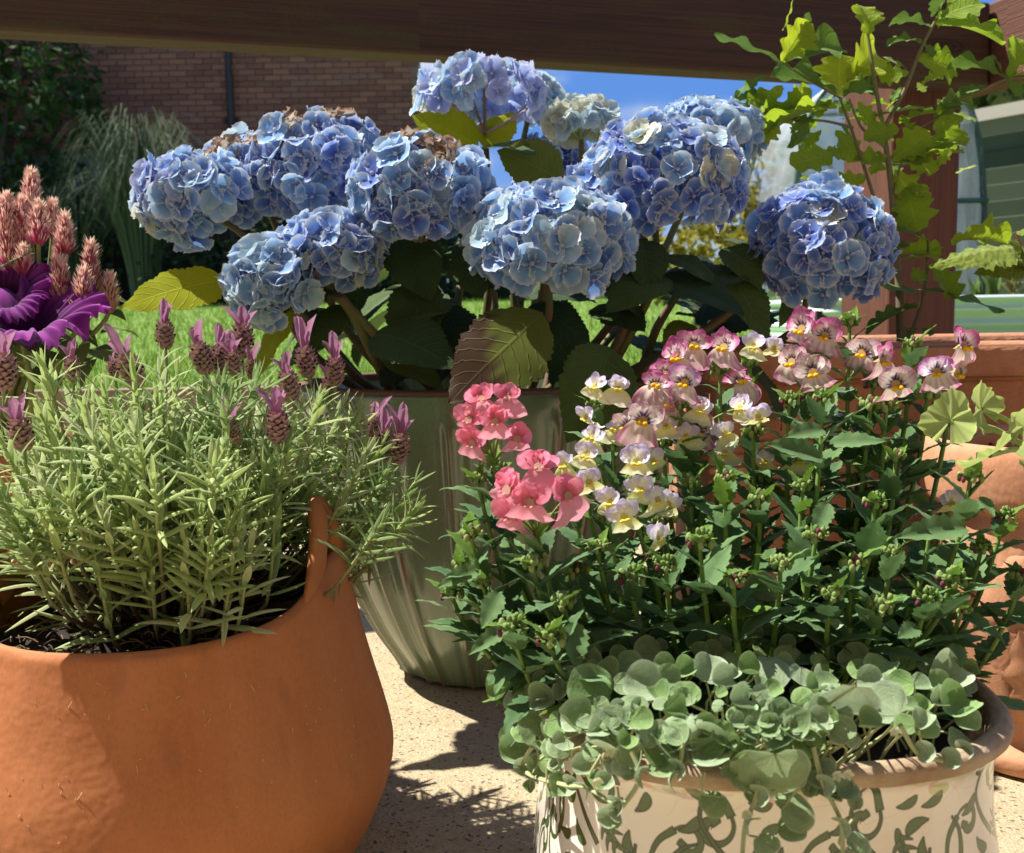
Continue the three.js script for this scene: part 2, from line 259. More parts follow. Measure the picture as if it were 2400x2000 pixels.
  const film = phys([0.66, 0.71, 0.75], { transmission: 0.8, roughness: 0.42, thickness: 0, specularIntensity: 1 }), arch = (a, r = 1) => [cx - Math.cos(a) * hw * r, 0, 0];
  const sec = u => { const a = u * Math.PI, c = Math.cos(a), s = Math.sin(a); return [cx - hw * Math.sign(c) * Math.pow(Math.abs(c), 0.55), by + (ty - by) * Math.pow(s, 0.5)]; };
  part('cover', sheet(40, 40, (u, v) => { const p = sec(u), w = 0.02 * fbm(u * 6, v * 9, 3, 3) + 0.012 * Math.sin(v * 40 + u * 30 + 4 * n3(u * 4, v * 4, 0)); return [p[0] + w, p[1] + w * 0.8, mix(tz0, tz1, v)]; }), film, tu);
  part('end_sheet', sheet(40, 40, (u, v) => { const p = sec(mix(0.02, 0.98, u)); return [p[0], mix(by, p[1], v), tz0 + 0.03 * fbm(u * 7, v * 3, 9, 3) + 0.02 * Math.sin(u * 46 + v * 18 + 3 * n3(u * 3, v * 3, 1))]; }), film, tu);
  for (let k = 0; k < 4; k++) { const z = mix(tz0, tz1, k / 3), P = []; for (let i = 0; i <= 16; i++) { const p = sec(i / 16); P.push(V(p[0], p[1], z)); } part('hoop', tube(P, 0.014, 0.014, 6, 48), std([0.04, 0.11, 0.08], { roughness: 0.4 }), tu); }
  for (const f of [0.36, 0.66]) part('door_tube', tube([V(mix(tx0, tx1, f), by, tz0 + 0.02), V(mix(tx0, tx1, f), ty - 0.06, tz0 + 0.02)], 0.013, 0.013, 6), std([0.04, 0.11, 0.08], { roughness: 0.4 }), tu);
  part('cross_tube', tube([V(tx0, mix(by, ty, 0.5), tz0 + 0.025), V(tx1, mix(by, ty, 0.5), tz0 + 0.025)], 0.013, 0.013, 6), std([0.04, 0.11, 0.08], { roughness: 0.4 }), tu);
  // shed
  const sh = thing('garden_shed', 'green boarded shed with mossy felt roof behind the tunnel', 'shed');
  const sA = at(2268, 300, 5.9), dirS = V(0.55, 0, 0.83).normalize(), sm = [std([0.085, 0.115, 0.068]), std([0.10, 0.13, 0.078]), std([0.072, 0.10, 0.06])];
  const eaveY = at(2268, 285, 5.9).y, bm = new THREE.Matrix4().makeBasis(dirS, V(0, 1, 0), V(-dirS.z, 0, dirS.x));
  for (let k = 0; k < 18; k++) { const g = new THREE.BoxGeometry(2.6, 0.1, 0.018); g.rotateX(0.24); const m = part('board', g, sm[k % 3], sh); m.applyMatrix4(bm.clone().setPosition(V(sA.x, eaveY - 0.06 - k * 0.092, sA.z).addScaledVector(dirS, 1.3))); }
  part('corner_post', new THREE.BoxGeometry(0.05, 1.75, 0.06).applyMatrix4(bm.clone().setPosition(V(sA.x, eaveY - 0.86, sA.z))), sm[2], sh);
  for (const [f, w] of [[0.42, 0.04]]) part('cover_strip', new THREE.BoxGeometry(w, 1.7, 0.04).applyMatrix4(bm.clone().setPosition(V(sA.x, eaveY - 0.86, sA.z).addScaledVector(dirS, f).add(V(-0.03, 0, 0.02)))), std([0.07, 0.10, 0.07]), sh);
  part('corner_board', new THREE.BoxGeometry(0.07, 1.75, 0.06).applyMatrix4(bm.clone().setPosition(V(sA.x, eaveY - 0.86, sA.z).addScaledVector(dirS, 0.82).add(V(-0.04, 0, 0.03)))), std([0.55, 0.53, 0.44]), sh);
  part('back_wall', new THREE.BoxGeometry(2.6, 1.7, 0.04).applyMatrix4(bm.clone().setPosition(V(sA.x, eaveY - 0.86, sA.z).addScaledVector(dirS, 1.3).add(V(0.12, 0, -0.06)))), sm[1], sh);
  part('roof', new THREE.BoxGeometry(2.9, 0.05, 0.9).rotateX(-0.3).applyMatrix4(bm.clone().setPosition(V(sA.x, eaveY + 0.13, sA.z).addScaledVector(dirS, 1.2).add(V(0.32, 0, -0.2)))), std([0.30, 0.28, 0.22]), sh);
  part('fascia', new THREE.BoxGeometry(2.9, 0.07, 0.03).applyMatrix4(bm.clone().setPosition(V(sA.x, eaveY + 0.005, sA.z).addScaledVector(dirS, 1.2).add(V(-0.07, 0, 0.05)))), std([0.40, 0.38, 0.30]), sh);
  seed(8); tree('climbing_shrub', 'leafy green growth spilling over the shed roof', 'shrub', V(sA.x + 1.1, 0.5, sA.z - 0.2), [[sA.x + 0.75, eaveY + 0.22, sA.z + 0.2, 0.55, 0.1, 0.3], [sA.x + 0.35, eaveY + 0.16, sA.z - 0.1, 0.3, 0.1, 0.25]], 900, 0.07, [[0.06, 0.12, 0.025], [0.14, 0.20, 0.05]]);
  // corrugated raised bed
  const bed = thing('raised_bed', 'pale mint corrugated metal raised garden bed on the lawn', 'raised bed');
  const q0 = at(1895, 708, 3.6), bx1 = 3.4, bt = q0.y, bb = bt - 0.3, mint = phys([0.62, 0.76, 0.68], { roughness: 0.38, clearcoat: 0.4, clearcoatRoughness: 0.25 });
  const R = 0.12, x0 = q0.x, z0 = -3.55, z1 = -4.35, wav = v => 0.008 * Math.sin(v * 6 * 6.283);
  part('wall_panel', sheet(60, 72, (u, v) => { const y = mix(bb, bt, v), w = wav(v); const s = u * 3; let x, z; if (s < 1) { x = mix(bx1, x0 + R, s); z = z0 + w; } else if (s < 2) { const a = (s - 1) * Math.PI / 2; x = x0 + R - Math.sin(a) * (R + w); z = z0 - R + Math.cos(a) * (R + w); } else { x = x0 - w; z = mix(z0 - R, z1, s - 2); } return [x, y, z]; }), mint, bed);
  part('rim', tube([V(bx1, bt, z0), V(x0 + R, bt, z0), V(x0 + R * 0.3, bt, z0 - R * 0.3), V(x0, bt, z0 - R), V(x0, bt, z1)], 0.012, 0.012, 6, 40), mint, bed);
  part('soil', new THREE.BoxGeometry(bx1 - x0 - 0.03, 0.26, 0.75).translate((bx1 + x0) / 2, bt - 0.16, (z0 + z1) / 2), std([0.035, 0.025, 0.018]), bed);
  // seedlings in the bed
  seed(19);
  const sg = blade({ L: 1, prof: t => 0.13 * Math.sin(Math.PI * Math.pow(t, 0.6)), nL: 6, nW: 2, bend: 0.5, cup: 0.4 });
  for (const [px, d, h, n, c, lab] of [[2325, 3.75, 0.15, 6, [0.16, 0.26, 0.06], 'upright green seedling leaves in the mint bed'], [2375, 3.8, 0.17, 16, [0.30, 0.30, 0.10], 'yellowish bushy plant in the mint bed'], [2290, 3.9, 0.11, 4, [0.13, 0.22, 0.05], 'small green shoot beside the upright seedling']]) {
    const o = thing('seedling', lab, 'plant'), b = at(px, 708, d); b.y = bt - 0.03;
    part('stem', tube([b, b.clone().add(V(0.01, h * 0.9, 0))], 0.004, 0.003, 5), std(c), o);
    for (let k = 0; k < n; k++) { const m = part('leaf', sg, tissue(c, 0.35), o); put(m, frame(b.clone().add(V(0.01 * sgn(), n > 10 ? h * rnd() : 0.02, 0.01 * sgn())), V(sgn() * (n > 10 ? 1 : 0.35), 1, sgn() * 0.5), V(sgn(), 0.2, 1), h * (n > 10 ? 0.4 : rr(0.7, 1.05)))); }
  }
}

// ---------- pots ----------
const soilM = std([0.024, 0.016, 0.011], { roughness: 1 });
function soilDisc(parent, c, y, rx, rz = rx) {
  part('soil', sheet(48, 14, (u, v) => { const a = u * 6.28318, x = Math.cos(a) * rx * v, z = Math.sin(a) * rz * v; return [c.x + x, y + 0.012 * fbm(x * 30, z * 30, c.x, 4) + 0.006 * n3(x * 160, z * 160, 2), c.z + z]; }), soilM, parent);
}
// a turned wall: outer profile up, over the lip, inner profile down; shape(a) scales the plan, rib(a,y) adds to the radius
function potWall(c, prof, { nu = 160, shape = () => 1, rib = () => 0, lift = () => 0, sub = 4, rot = 0 } = {}) {
  const pts = new THREE.CatmullRomCurve3(prof.map(p => V(p[0], p[1], 0)), false, 'centripetal').getPoints(prof.length * sub), nv = pts.length - 1;
  const L = [0]; for (let i = 1; i <= nv; i++) L.push(L[i - 1] + pts[i].distanceTo(pts[i - 1]));
  const g = sheet(nu, nv, (u, v) => { const k = Math.round(v * nv), p = pts[k], a = u * 2 * Math.PI + rot, outer = k < nv * 0.55 ? 1 : 0, r = p.x * shape(a, p.y) + (outer ? rib(a, p.y) : 0); return [c.x + Math.cos(a) * r, c.y + p.y + lift(a, p.y), c.z + Math.sin(a) * r]; });
  const uv = g.attributes.uv; for (let i = 0; i < uv.count; i++) uv.setY(i, L[Math.round(uv.getY(i) * nv)]);
  return seamless(g, nu, nv);
}
const adiff = (a, b) => { let d = (a - b) % (2 * Math.PI); if (d > Math.PI) d -= 2 * Math.PI; if (d < -Math.PI) d += 2 * Math.PI; return d; };
{ // green glazed hydrangea pot with pairs of ribs
  const pot = thing('green_glazed_pot', 'large olive green glazed pot with brown vertical ribs holding the hydrangea', 'plant pot');
  const H = 0.325, ribs = []; for (let k = 0; k < 12; k++) for (const s of [-5.5, 5.5]) ribs.push(rad(k * 30 + s + 92));
  const ribAt = a => { let m = 9; for (const r of ribs) m = Math.min(m, Math.abs(adiff(a, r))); return m; };
  const rib = (a, y) => { const m = ribAt(a); return 0.0056 * Math.exp(-Math.pow(m / 0.026, 2)) - 0.0016 * Math.exp(-Math.pow((m - 0.055) / 0.03, 2)) * (y > 0.006 ? 1 : 0); };
  const g = potWall(GREEN_POT, [[0.001, 0.001], [0.088, 0.001], [0.098, 0.004], [0.108, 0.02], [0.136, 0.065], [0.163, 0.125], [0.186, 0.2], [0.199, 0.27], [0.206, 0.316], [0.206, H], [0.196, H], [0.192, 0.31], [0.17, 0.2], [0.1, 0.03], [0.001, 0.02]], { nu: 360, rib });
  const glaze = tex(2048, 512, (u, v) => {
    const a = u * 2 * Math.PI, x = Math.cos(a) * 2, z = Math.sin(a) * 2, y = v * 0.75, m = ribAt(a) + 0.007 * n3(x * 3, y * 9, z * 3);
    let c = mixc([0.135, 0.205, 0.120], [0.180, 0.250, 0.150], clamp(0.5 + fbm(x * 1.5, y * 5, z * 1.5, 4) * 0.9));
    c = mixc(c, [0.095, 0.155, 0.13], sstep(0.05, 0.4, fbm(x * 4 + 9, y * 2, z * 4, 3)) * 0.6);                 // bluish runs
    c = mixc(c, [0.19, 0.085, 0.035], (1 - sstep(0.006, 0.028, m)) * clamp(0.5 + n3(x * 6, y * 14, z * 6) * 0.6));     // glaze breaking brown on the ribs
    c = mixc(c, [0.27, 0.33, 0.25], sstep(0.038, 0.05, m) * (1 - sstep(0.05, 0.08, m)) * 0.35);                     // pooled pale glaze beside them
    const sp = n3(x * 55, y * 130, z * 55); if (sp > 0.62) c = mixc(c, [0.16, 0.10, 0.05], 0.6); return c;
  });
  const uv = g.attributes.uv; for (let i = 0; i < uv.count; i++) uv.setY(i, uv.getY(i) / 0.75);
  part('pot_body', g, phys([1, 1, 1], { map: glaze, roughness: 0.3, clearcoat: 1, clearcoatRoughness: 0.16 }), pot);
  part('clay_lip', potWall(GREEN_POT, [[0.205, H - 0.001], [0.206, H + 0.004], [0.2, H + 0.006], [0.194, H + 0.004], [0.193, H - 0.004]], { nu: 120 }), std([0.16, 0.085, 0.05]), pot);
  soilDisc(pot, GREEN_POT, 0.298, 0.19);
}
const terra = (z0, base, pale, dust, n = 1024) => tex(n, n / 2, (u, v) => {
  const a = u * 2 * Math.PI, x = Math.cos(a) * 2, z = Math.sin(a) * 2, y = v * 6;
  let c = mixc(base, pale, clamp(0.5 + fbm(x * 1.3 + z0, y * 0.7, z * 1.3, 5) * 0.9)); const g = n3(x * 40, y * 40, z * 40) * 0.08 + n3(x * 110, y * 110, z * 110) * 0.06; c = [c[0] * (1 + g), c[1] * (1 + g), c[2] * (1 + g)];
  const st = fbm(x * 2.4 + 4 + z0, y * 1.6, z * 2.4, 6); return mixc(c, dust, sstep(0.22, 0.55, st) * 0.35);
});
const clayB = tex(512, 512, (u, v) => 0.5 + 0.3 * n3(u * 60, v * 60, 3) + 0.3 * n3(u * 140, v * 140, 8), false);
{ // terracotta basket pot: lip dips at the front, rises to two pierced ears
  const pot = thing('terracotta_basket_pot', 'smooth orange terracotta basket pot with pierced ear handles holding the lavender', 'plant pot');
  const ear = a => { const e0 = Math.exp(-Math.pow(adiff(a, 0.12) / 0.30, 2)), e1 = Math.exp(-Math.pow(adiff(a, Math.PI - 0.12) / 0.30, 2)), b = 0.5 + 0.5 * Math.cos(2 * a); return 0.014 * Math.pow(b, 2.2) + 0.020 * Math.max(e0, e1); };
  const H = 0.203, prof = [[0.001, 0.001], [0.108, 0.001], [0.124, 0.006], [0.149, 0.045], [0.160, 0.08], [0.157, 0.105], [0.143, 0.15], [0.132, 0.19], [0.129, H - 0.003], [0.125, H], [0.121, H - 0.003], [0.123, 0.19], [0.133, 0.15], [0.146, 0.1], [0.112, 0.02], [0.001, 0.015]];
  const lift = (a, y) => ear(a) * sstep(0.09, H, y);
  const lump = (a, y) => 0.0012 * fbm(Math.cos(a) * 2, y * 12, Math.sin(a) * 2, 2);
  const g = potWall(BASKET, prof, { nu: 220, sub: 5, lift, rib: lump, rot: -Math.PI / 2 });
  const uv = g.attributes.uv; for (let i = 0; i < uv.count; i++) uv.setY(i, uv.getY(i) / 0.75);
  // ears: clay straps that rise from the lip, meet in a point and leave a pierced opening below
  const ears = []; for (const c0 of [0.12, Math.PI - 0.12]) {
    const P = []; for (let i = 0; i <= 12; i++) { const q = i / 12 * 2 - 1, a = c0 + q * 0.29, up = 1 - Math.pow(Math.abs(q), 1.3), y = H + ear(a) - 0.020 + 0.052 * up, r = 0.1235 - 0.008 * up + 0.003 * Math.sin(Math.PI * Math.abs(q)); P.push(V(BASKET.x + Math.cos(a) * r, y, BASKET.z + Math.sin(a) * r)); }
    const out = V(Math.cos(c0), 0, Math.sin(c0)), cv = new THREE.CatmullRomCurve3(P), n = 60;
    ears.push(sheet(14, n, (u, v) => { const p = cv.getPoint(v), t = cv.getTangent(v), side = out.clone().cross(t).normalize(), o = t.clone().cross(side).normalize(), e = Math.pow(Math.abs(v - 0.5) * 2, 3), w = 0.0090 + 0.009 * e, d = 0.0064 - 0.003 * e, a = u * 6.28318, q = p.addScaledVector(side, Math.cos(a) * w).addScaledVector(o, Math.sin(a) * d); return [q.x, q.y, q.z]; }));
  }
  ears.forEach(e => { const q = e.attributes.uv; for (let i = 0; i < q.count; i++) q.setXY(i, q.getX(i) * 0.06 + 0.1, q.getY(i) * 0.2 + 0.3); });
  const gm = mergeAll([g, ...ears]);
  const clay = std([1, 1, 1], { map: terra(1, [0.44, 0.152, 0.048], [0.50, 0.186, 0.066], [0.30, 0.115, 0.045]), bumpMap: clayB, bumpScale: 0.00035, roughness: 0.78 });
  part('pot_body', gm, clay, pot);
  soilDisc(pot, BASKET, 0.178, 0.122);
  // straw and grit caught on the soil and clay
  seed(3); const bits = []; for (let i = 0; i < 150; i++) { const a = rr(0.2, 2.9), r = 0.115 * Math.sqrt(rnd()), p = V(BASKET.x + Math.cos(a) * r, 0.188 + rnd() * 0.008, BASKET.z + Math.sin(a) * r * 0.95), q = V(sgn(), sgn() * 0.3, sgn()).multiplyScalar(rr(0.004, 0.014)); bits.push(tint(tube([p.clone().sub(q), p.clone().add(V(0, 0.002, 0)), p.clone().add(q)], 0.0007, 0.0004, 4, 4), mixc([0.06, 0.035, 0.02], [0.40, 0.28, 0.16], Math.pow(rnd(), 2.5)))); }
  part('bark_litter', mergeAll(bits), std([1, 1, 1], { vertexColors: true }), pot, 'stuff');
  const ray = new THREE.Raycaster(), mesh = new THREE.Mesh(gm, clay); mesh.updateMatrixWorld(); const fl = [];
  for (let i = 0; i < 60; i++) { const px = rr(0, 880), py = rr(1560, 1990), o = camera.position.clone(); ray.set(o, at(px, py, 1).sub(o).normalize()); const h = ray.intersectObject(mesh)[0]; if (!h) continue; const t = V(sgn(), sgn() * 1.4, 0).multiplyScalar(0.0004 + 0.0018 * Math.pow(rnd(), 2)), n = toCam(h.point).multiplyScalar(0.0005); fl.push(tube([h.point.clone().add(n).sub(t), h.point.clone().add(n).add(V(sgn() * 0.0004, 0, 0)), h.point.clone().add(n).add(t)], 0.0002, 0.00015, 4, 3)); }
  part('straw_flecks', mergeAll(fl), std([0.62, 0.50, 0.36]), pot, 'stuff');
}
{ // cream pot with green scrolls
  const pot = thing('cream_scroll_pot', 'cream crackle glazed pot with green scrollwork holding nemesia and silver trailing leaves', 'plant pot');
  const shape = a => { const c = Math.abs(Math.cos(a + 0.05)), s = Math.abs(Math.sin(a + 0.05)), n = 2.7; return 1 / Math.pow(Math.pow(c, n) + Math.pow(s, n), 1 / n); };
  const sc = 0.945, g = potWall(SCROLL, [[0.001, 0.001], [0.118, 0.001], [0.13, 0.006], [0.139, 0.05], [0.137, 0.09], [0.132, 0.130], [0.131, 0.156], [0.133, 0.168], [0.136, 0.173], [0.134, 0.176], [0.128, 0.172], [0.126, 0.165], [0.128, 0.1], [0.12, 0.02], [0.001, 0.016]].map(p => [p[0] * sc, p[1]]), { nu: 240, sub: 5, shape });
  const uv = g.attributes.uv; for (let i = 0; i < uv.count; i++) uv.setY(i, uv.getY(i) / 0.56);
  const lip = potWall(SCROLL, [[0.1335, 0.1705], [0.1365, 0.1725], [0.139, 0.176], [0.1395, 0.180], [0.137, 0.183], [0.133, 0.184], [0.129, 0.182], [0.127, 0.177], [0.1265, 0.170]].map(p => [p[0] * sc, p[1]]), { nu: 240, sub: 4, shape: (a, y) => shape(a) * (1 + 0.006 * fbm(Math.cos(a) * 4, y * 40, Math.sin(a) * 4, 3)) });
  const lu = lip.attributes.uv; for (let i = 0; i < lu.count; i++) lu.setY(i, lu.getY(i) / 0.4);
  part('clay_lip', lip, std([1, 1, 1], { map: terra(14, [0.30, 0.195, 0.115], [0.46, 0.36, 0.245], [0.20, 0.12, 0.07]), bumpMap: clayB, bumpScale: 0.0008, roughness: 0.8 }), pot);
  // print: wrap the drawing round the pot; canvas 2048 px = 0.9 m, so 2275 px per metre; the wall runs from v 0.13 m to 0.28 m of the profile
  const draw = (x, w, h) => {
    x.fillStyle = '#f1eadc'; x.fillRect(0, 0, w, h); seed(21);
    for (let i = 0; i < 900; i++) { x.fillStyle = `rgba(${170 + rnd() * 40 | 0},${140 + rnd() * 30 | 0},${95 + rnd() * 30 | 0},${0.02 + 0.035 * rnd()})`; x.beginPath(); x.ellipse(rnd() * w, rnd() * h, 8 + rnd() * 60, 4 + rnd() * 30, rnd() * 3, 0, 7); x.fill(); }
    x.strokeStyle = 'rgba(150,120,85,0.22)'; x.lineWidth = 0.8; for (let i = 0; i < 700; i++) { let a = rnd() * w, b = rnd() * h, q = rnd() * 6.28; x.beginPath(); x.moveTo(a, b); for (let k = 0; k < 5; k++) { q += sgn() * 0.7; a += Math.cos(q) * 12; b += Math.sin(q) * 12; x.lineTo(a, b); } x.stroke(); }
    const taper = (pts, wd) => { const c = new THREE.CatmullRomCurve3(pts.map(p => V(p[0], p[1], 0))), n = 40, A = [], B = []; for (let i = 0; i <= n; i++) { const t = i / n, p = c.getPoint(t), d = c.getTangent(t), r = wd(t); A.push([p.x - d.y * r, p.y + d.x * r]); B.push([p.x + d.y * r, p.y - d.x * r]); } x.beginPath(); A.forEach((p, i) => i ? x.lineTo(...p) : x.moveTo(...p)); B.reverse().forEach(p => x.lineTo(...p)); x.closePath(); x.fillStyle = '#4b6330'; x.fill(); x.lineWidth = 2; x.strokeStyle = '#1d2a0c'; x.stroke(); };
    const curl = (s, turns, r) => { const P = []; for (let i = 0; i <= 14; i++) { const t = i / 14, a = t * turns * 6.283, q = r * (1 - t * 0.78); P.push([Math.cos(a) * q - r, Math.sin(a) * q * s]); } return P; };
    const scroll = (cx, cy, k, rot, f) => { x.save(); x.translate(cx, cy); x.rotate(rot); x.scale(k * f, k); taper(curl(1, 0.95, 34), t => 2.2 + 5.5 * Math.sin(Math.PI * Math.pow(t, 1.6)) + (t > 0.86 ? 5 : 0)); taper([[0, 0], [6, -40], [-8, -78], [-30, -96]], t => 5.5 * (1 - t) + 1.2); x.restore(); };
    const leaf = (cx, cy, k, rot) => { x.save(); x.translate(cx, cy); x.rotate(rot); x.scale(k, k); taper([[0, 0], [5, -14], [2, -30], [-6, -44]], t => 8.5 * Math.sin(Math.PI * Math.pow(t, 0.75)) + 0.8); x.restore(); };
    const acan = (cx, cy, k, rot, f) => { x.save(); x.translate(cx, cy); x.rotate(rot); x.scale(k * f, k); taper([[0, 60], [4, 20], [-6, -20], [-34, -52]], t => 9 * Math.sin(Math.PI * Math.pow(t, 0.6)) + 2); for (const [a, b, c, d] of [[0, 26, 34, 2], [2, 2, 30, -26], [-4, -16, 14, -48], [0, 34, -30, 18], [0, 10, -34, -8]]) taper([[a, b], [(a + c) / 2 + 3, (b + d) / 2 + 5], [c, d]], t => 8 * (1 - t) + 1); x.restore(); };
    // the wall lies between rows 640 (under the lip) and 960 (foot)
    const K = 0.64, unit = 2048 / 11;
    for (let u = -1; u <= 11; u++) for (const row of [0, 1, 2, 3]) { const o = u * unit + (row % 2) * unit * 0.5, Y = 652 + row * 92, h1 = Math.sin(u * 12.9 + row * 4.1), h2 = Math.cos(u * 7.7 + row * 9.3);
      const S = (dx, dy, k, r, f) => scroll(o + dx * K, Y + dy * K, k * K, r, f), Lf = (dx, dy, k, r) => leaf(o + dx * K, Y + dy * K, k * K, r), A = (dx, dy, k, r, f) => acan(o + dx * K, Y + dy * K, k * K, r, f), T = (P, q) => taper(P.map(([c, d]) => [o + c * K, Y + d * K]), t => q * K * (1 - t * 0.6));
      S(70 + 12 * h1, 8 * h2, 1.15, 0.2 + 0.5 * h1, h2 > 0 ? 1 : -1); S(190 + 10 * h2, 30, 1.0, 2.6 + 0.4 * h2, -1);
      Lf(120, -40, 1.2, 0.7 + h1 * 0.4); Lf(140, 0, 1.1, 2.4); Lf(20, 44, 1.2, -0.6 + h2 * 0.4); Lf(238, -30, 1.1, 1.9 + h1); Lf(4, -30, 1.0, 1.2 - h2);
      if ((u + row) % 2) A(30, 90, 0.85, 0.3 + h1 * 0.3, 1); else A(170, -70, 0.8, -2.7 + h2 * 0.3, -1);
      T([[60, 100], [110, 50], [130 + 10 * h1, 0], [116, -70]], 5); }
    // bare buff clay lip with ragged lower edge
    x.fillStyle = '#a98c6c'; x.beginPath(); x.moveTo(0, 0); for (let i = 0; i <= 256; i++) x.lineTo(i * 8, 606 + 7 * fbm(Math.cos(i * 0.0245) * 3, Math.sin(i * 0.0245) * 3, 1, 4)); x.lineTo(w, 0); x.fill();
    for (let i = 0; i < 1500; i++) { x.fillStyle = `rgba(${130 + rnd() * 100 | 0},${100 + rnd() * 100 | 0},${74 + rnd() * 95 | 0},${0.15 + 0.3 * rnd()})`; x.beginPath(); x.ellipse(rnd() * w, 440 + rnd() * 190, 3 + rnd() * 22, 2 + rnd() * 7, sgn() * 0.3, 0, 7); x.fill(); }
  };
  const print = canvasTex(2048, 1280, draw);
  part('pot_body', g, phys([1, 1, 1], { map: print, roughness: 0.35, clearcoat: 0.8, clearcoatRoughness: 0.15 }), pot);
  soilDisc(pot, SCROLL, 0.162, 0.116, 0.116);
}
{ // terracotta trough behind, with rolled rim
  const pot = thing('terracotta_trough', 'long terracotta trough with rolled rim holding the oak sapling', 'planter');
  const F = at(1655, 800, 1.02), y = 0.366, x0 = F.x, x1 = x0 + 0.75, z0 = -1.02, z1 = -1.36, tm = std([1, 1, 1], { map: terra(6, [0.42, 0.185, 0.098], [0.49, 0.235, 0.135], [0.34, 0.15, 0.085], 512), bumpMap: clayB, bumpScale: 0.0008, roughness: 0.82 });
  const box = (a, b, c, d, e, f, r = 0.008) => { const g = new RoundedBoxGeometry(b - a, d - c, f - e, 3, r); g.translate((a + b) / 2, (c + d) / 2, (e + f) / 2); const p = g.attributes.position, n = g.attributes.normal, q = g.attributes.uv; for (let i = 0; i < q.count; i++) q.setXY(i, (Math.abs(n.getX(i)) > 0.7 ? p.getZ(i) : p.getX(i)) / 0.9, (Math.abs(n.getY(i)) > 0.7 ? p.getZ(i) : p.getY(i)) / 0.45); return g; };
  const t = 0.022, o = 0.012;
  part('trough_body', mergeAll([box(x0 + o, x1 - o, 0, y - 0.035, z0 - t - o, z0 - o), box(x0 + o, x1 - o, 0, y - 0.035, z1 + o, z1 + t + o), box(x0 + o, x0 + t + o, 0, y - 0.036, z1 + t + o, z0 - t - o), box(x1 - t - o, x1 - o, 0, y - 0.036, z1 + t + o, z0 - t - o), box(x0 + t, x1 - t, 0.003, 0.03, z1 + t, z0 - t)]), tm, pot);
  part('rolled_rim', mergeAll([box(x0, x1, y - 0.04, y, z0 - 0.036, z0, 0.012), box(x0, x1, y - 0.04, y, z1, z1 + 0.036, 0.012), box(x0, x0 + 0.036, y - 0.04, y - 0.001, z1 + 0.03, z0 - 0.03, 0.012), box(x1 - 0.036, x1, y - 0.04, y - 0.001, z1 + 0.03, z0 - 0.03, 0.012)]), tm, pot);
  for (let k = 0; k < 4; k++) part('groove_band', box(x0 + 0.004, x1 - 0.004, y - 0.105 - k * 0.013, y - 0.097 - k * 0.013, z0 - 0.014, z0 - 0.008, 0.0025), tm, pot);
  part('soil', sheet(30, 14, (u, v) => { const x = mix(x0 + 0.03, x1 - 0.03, u), z = mix(z1 + 0.03, z0 - 0.03, v); return [x, y - 0.03 + 0.01 * fbm(x * 25, z * 25, 1, 4), z]; }), soilM, pot);
}
{ // relief pot at the right edge
  const pot = thing('relief_terracotta_pot', 'round pale terracotta pot with raised leaf relief beside the cream pot', 'plant pot');
  const tm = std([1, 1, 1], { map: terra(9, [0.52, 0.24, 0.125], [0.60, 0.31, 0.175], [0.42, 0.19, 0.10]), bumpMap: clayB, bumpScale: 0.0004, roughness: 0.85 }), H = 0.285;
  const g = potWall(RELIEF, [[0.001, 0.001], [0.075, 0.001], [0.088, 0.004], [0.09, 0.018], [0.078, 0.028], [0.08, 0.045], [0.094, 0.1], [0.097, 0.16], [0.092, 0.215], [0.09, 0.225], [0.102, 0.232], [0.106, 0.25], [0.104, 0.278], [0.098, H], [0.088, H - 0.004], [0.085, 0.25], [0.085, 0.15], [0.07, 0.03], [0.001, 0.02]], { nu: 120, sub: 4, rib: (a, y) => y > 0.04 && y < 0.215 ? 0.0025 * fbm(Math.cos(a) * 5, y * 30, Math.sin(a) * 5, 3) : 0 });
  const uv = g.attributes.uv; for (let i = 0; i < uv.count; i++) uv.setY(i, uv.getY(i) / 0.75);
  part('pot_body', g, tm, pot);
  const lg = blade({ L: 1, prof: t => 0.3 * Math.sin(Math.PI * Math.pow(t, 0.8)) * (1 + 0.16 * Math.sin(t * 24)), nL: 16, nW: 4, cup: -0.45, fold: 0.12, bend: 0.1, col: () => [1, 1, 1] });
  for (let k = 0; k < 12; k++) for (const s of [0, 1]) { const a = rad(k * 30 + s * 15), y0 = s ? 0.06 : 0.13, n = V(Math.cos(a), 0, Math.sin(a)), r = s ? 0.092 : 0.0985; const m = part('relief_leaf', lg, tm, pot); put(m, frame(V(RELIEF.x + n.x * r, y0, RELIEF.z + n.z * r), V(-n.z * (s ? 0.5 : -0.7), 1, n.x * (s ? 0.5 : -0.7)).addScaledVector(n, s ? 0.1 : -0.02), n, V(0.095, 0.085, 0.085))); }
  soilDisc(pot, RELIEF, 0.262, 0.086);
}
{ // hidden pot that carries the plume flowers and the petunia at the left edge
  const c = V(-0.50, 0, -1.0), pot = thing('plain_terracotta_pot', 'plain terracotta pot behind the lavender', 'plant pot');
  part('pot_body', potWall(c, [[0.001, 0.001], [0.08, 0.001], [0.085, 0.006], [0.11, 0.24], [0.122, 0.245], [0.124, 0.285], [0.112, 0.285], [0.105, 0.23], [0.07, 0.03], [0.001, 0.02]], { nu: 80 }), std([0.44, 0.18, 0.08]), pot);
  soilDisc(pot, c, 0.262, 0.108);
}

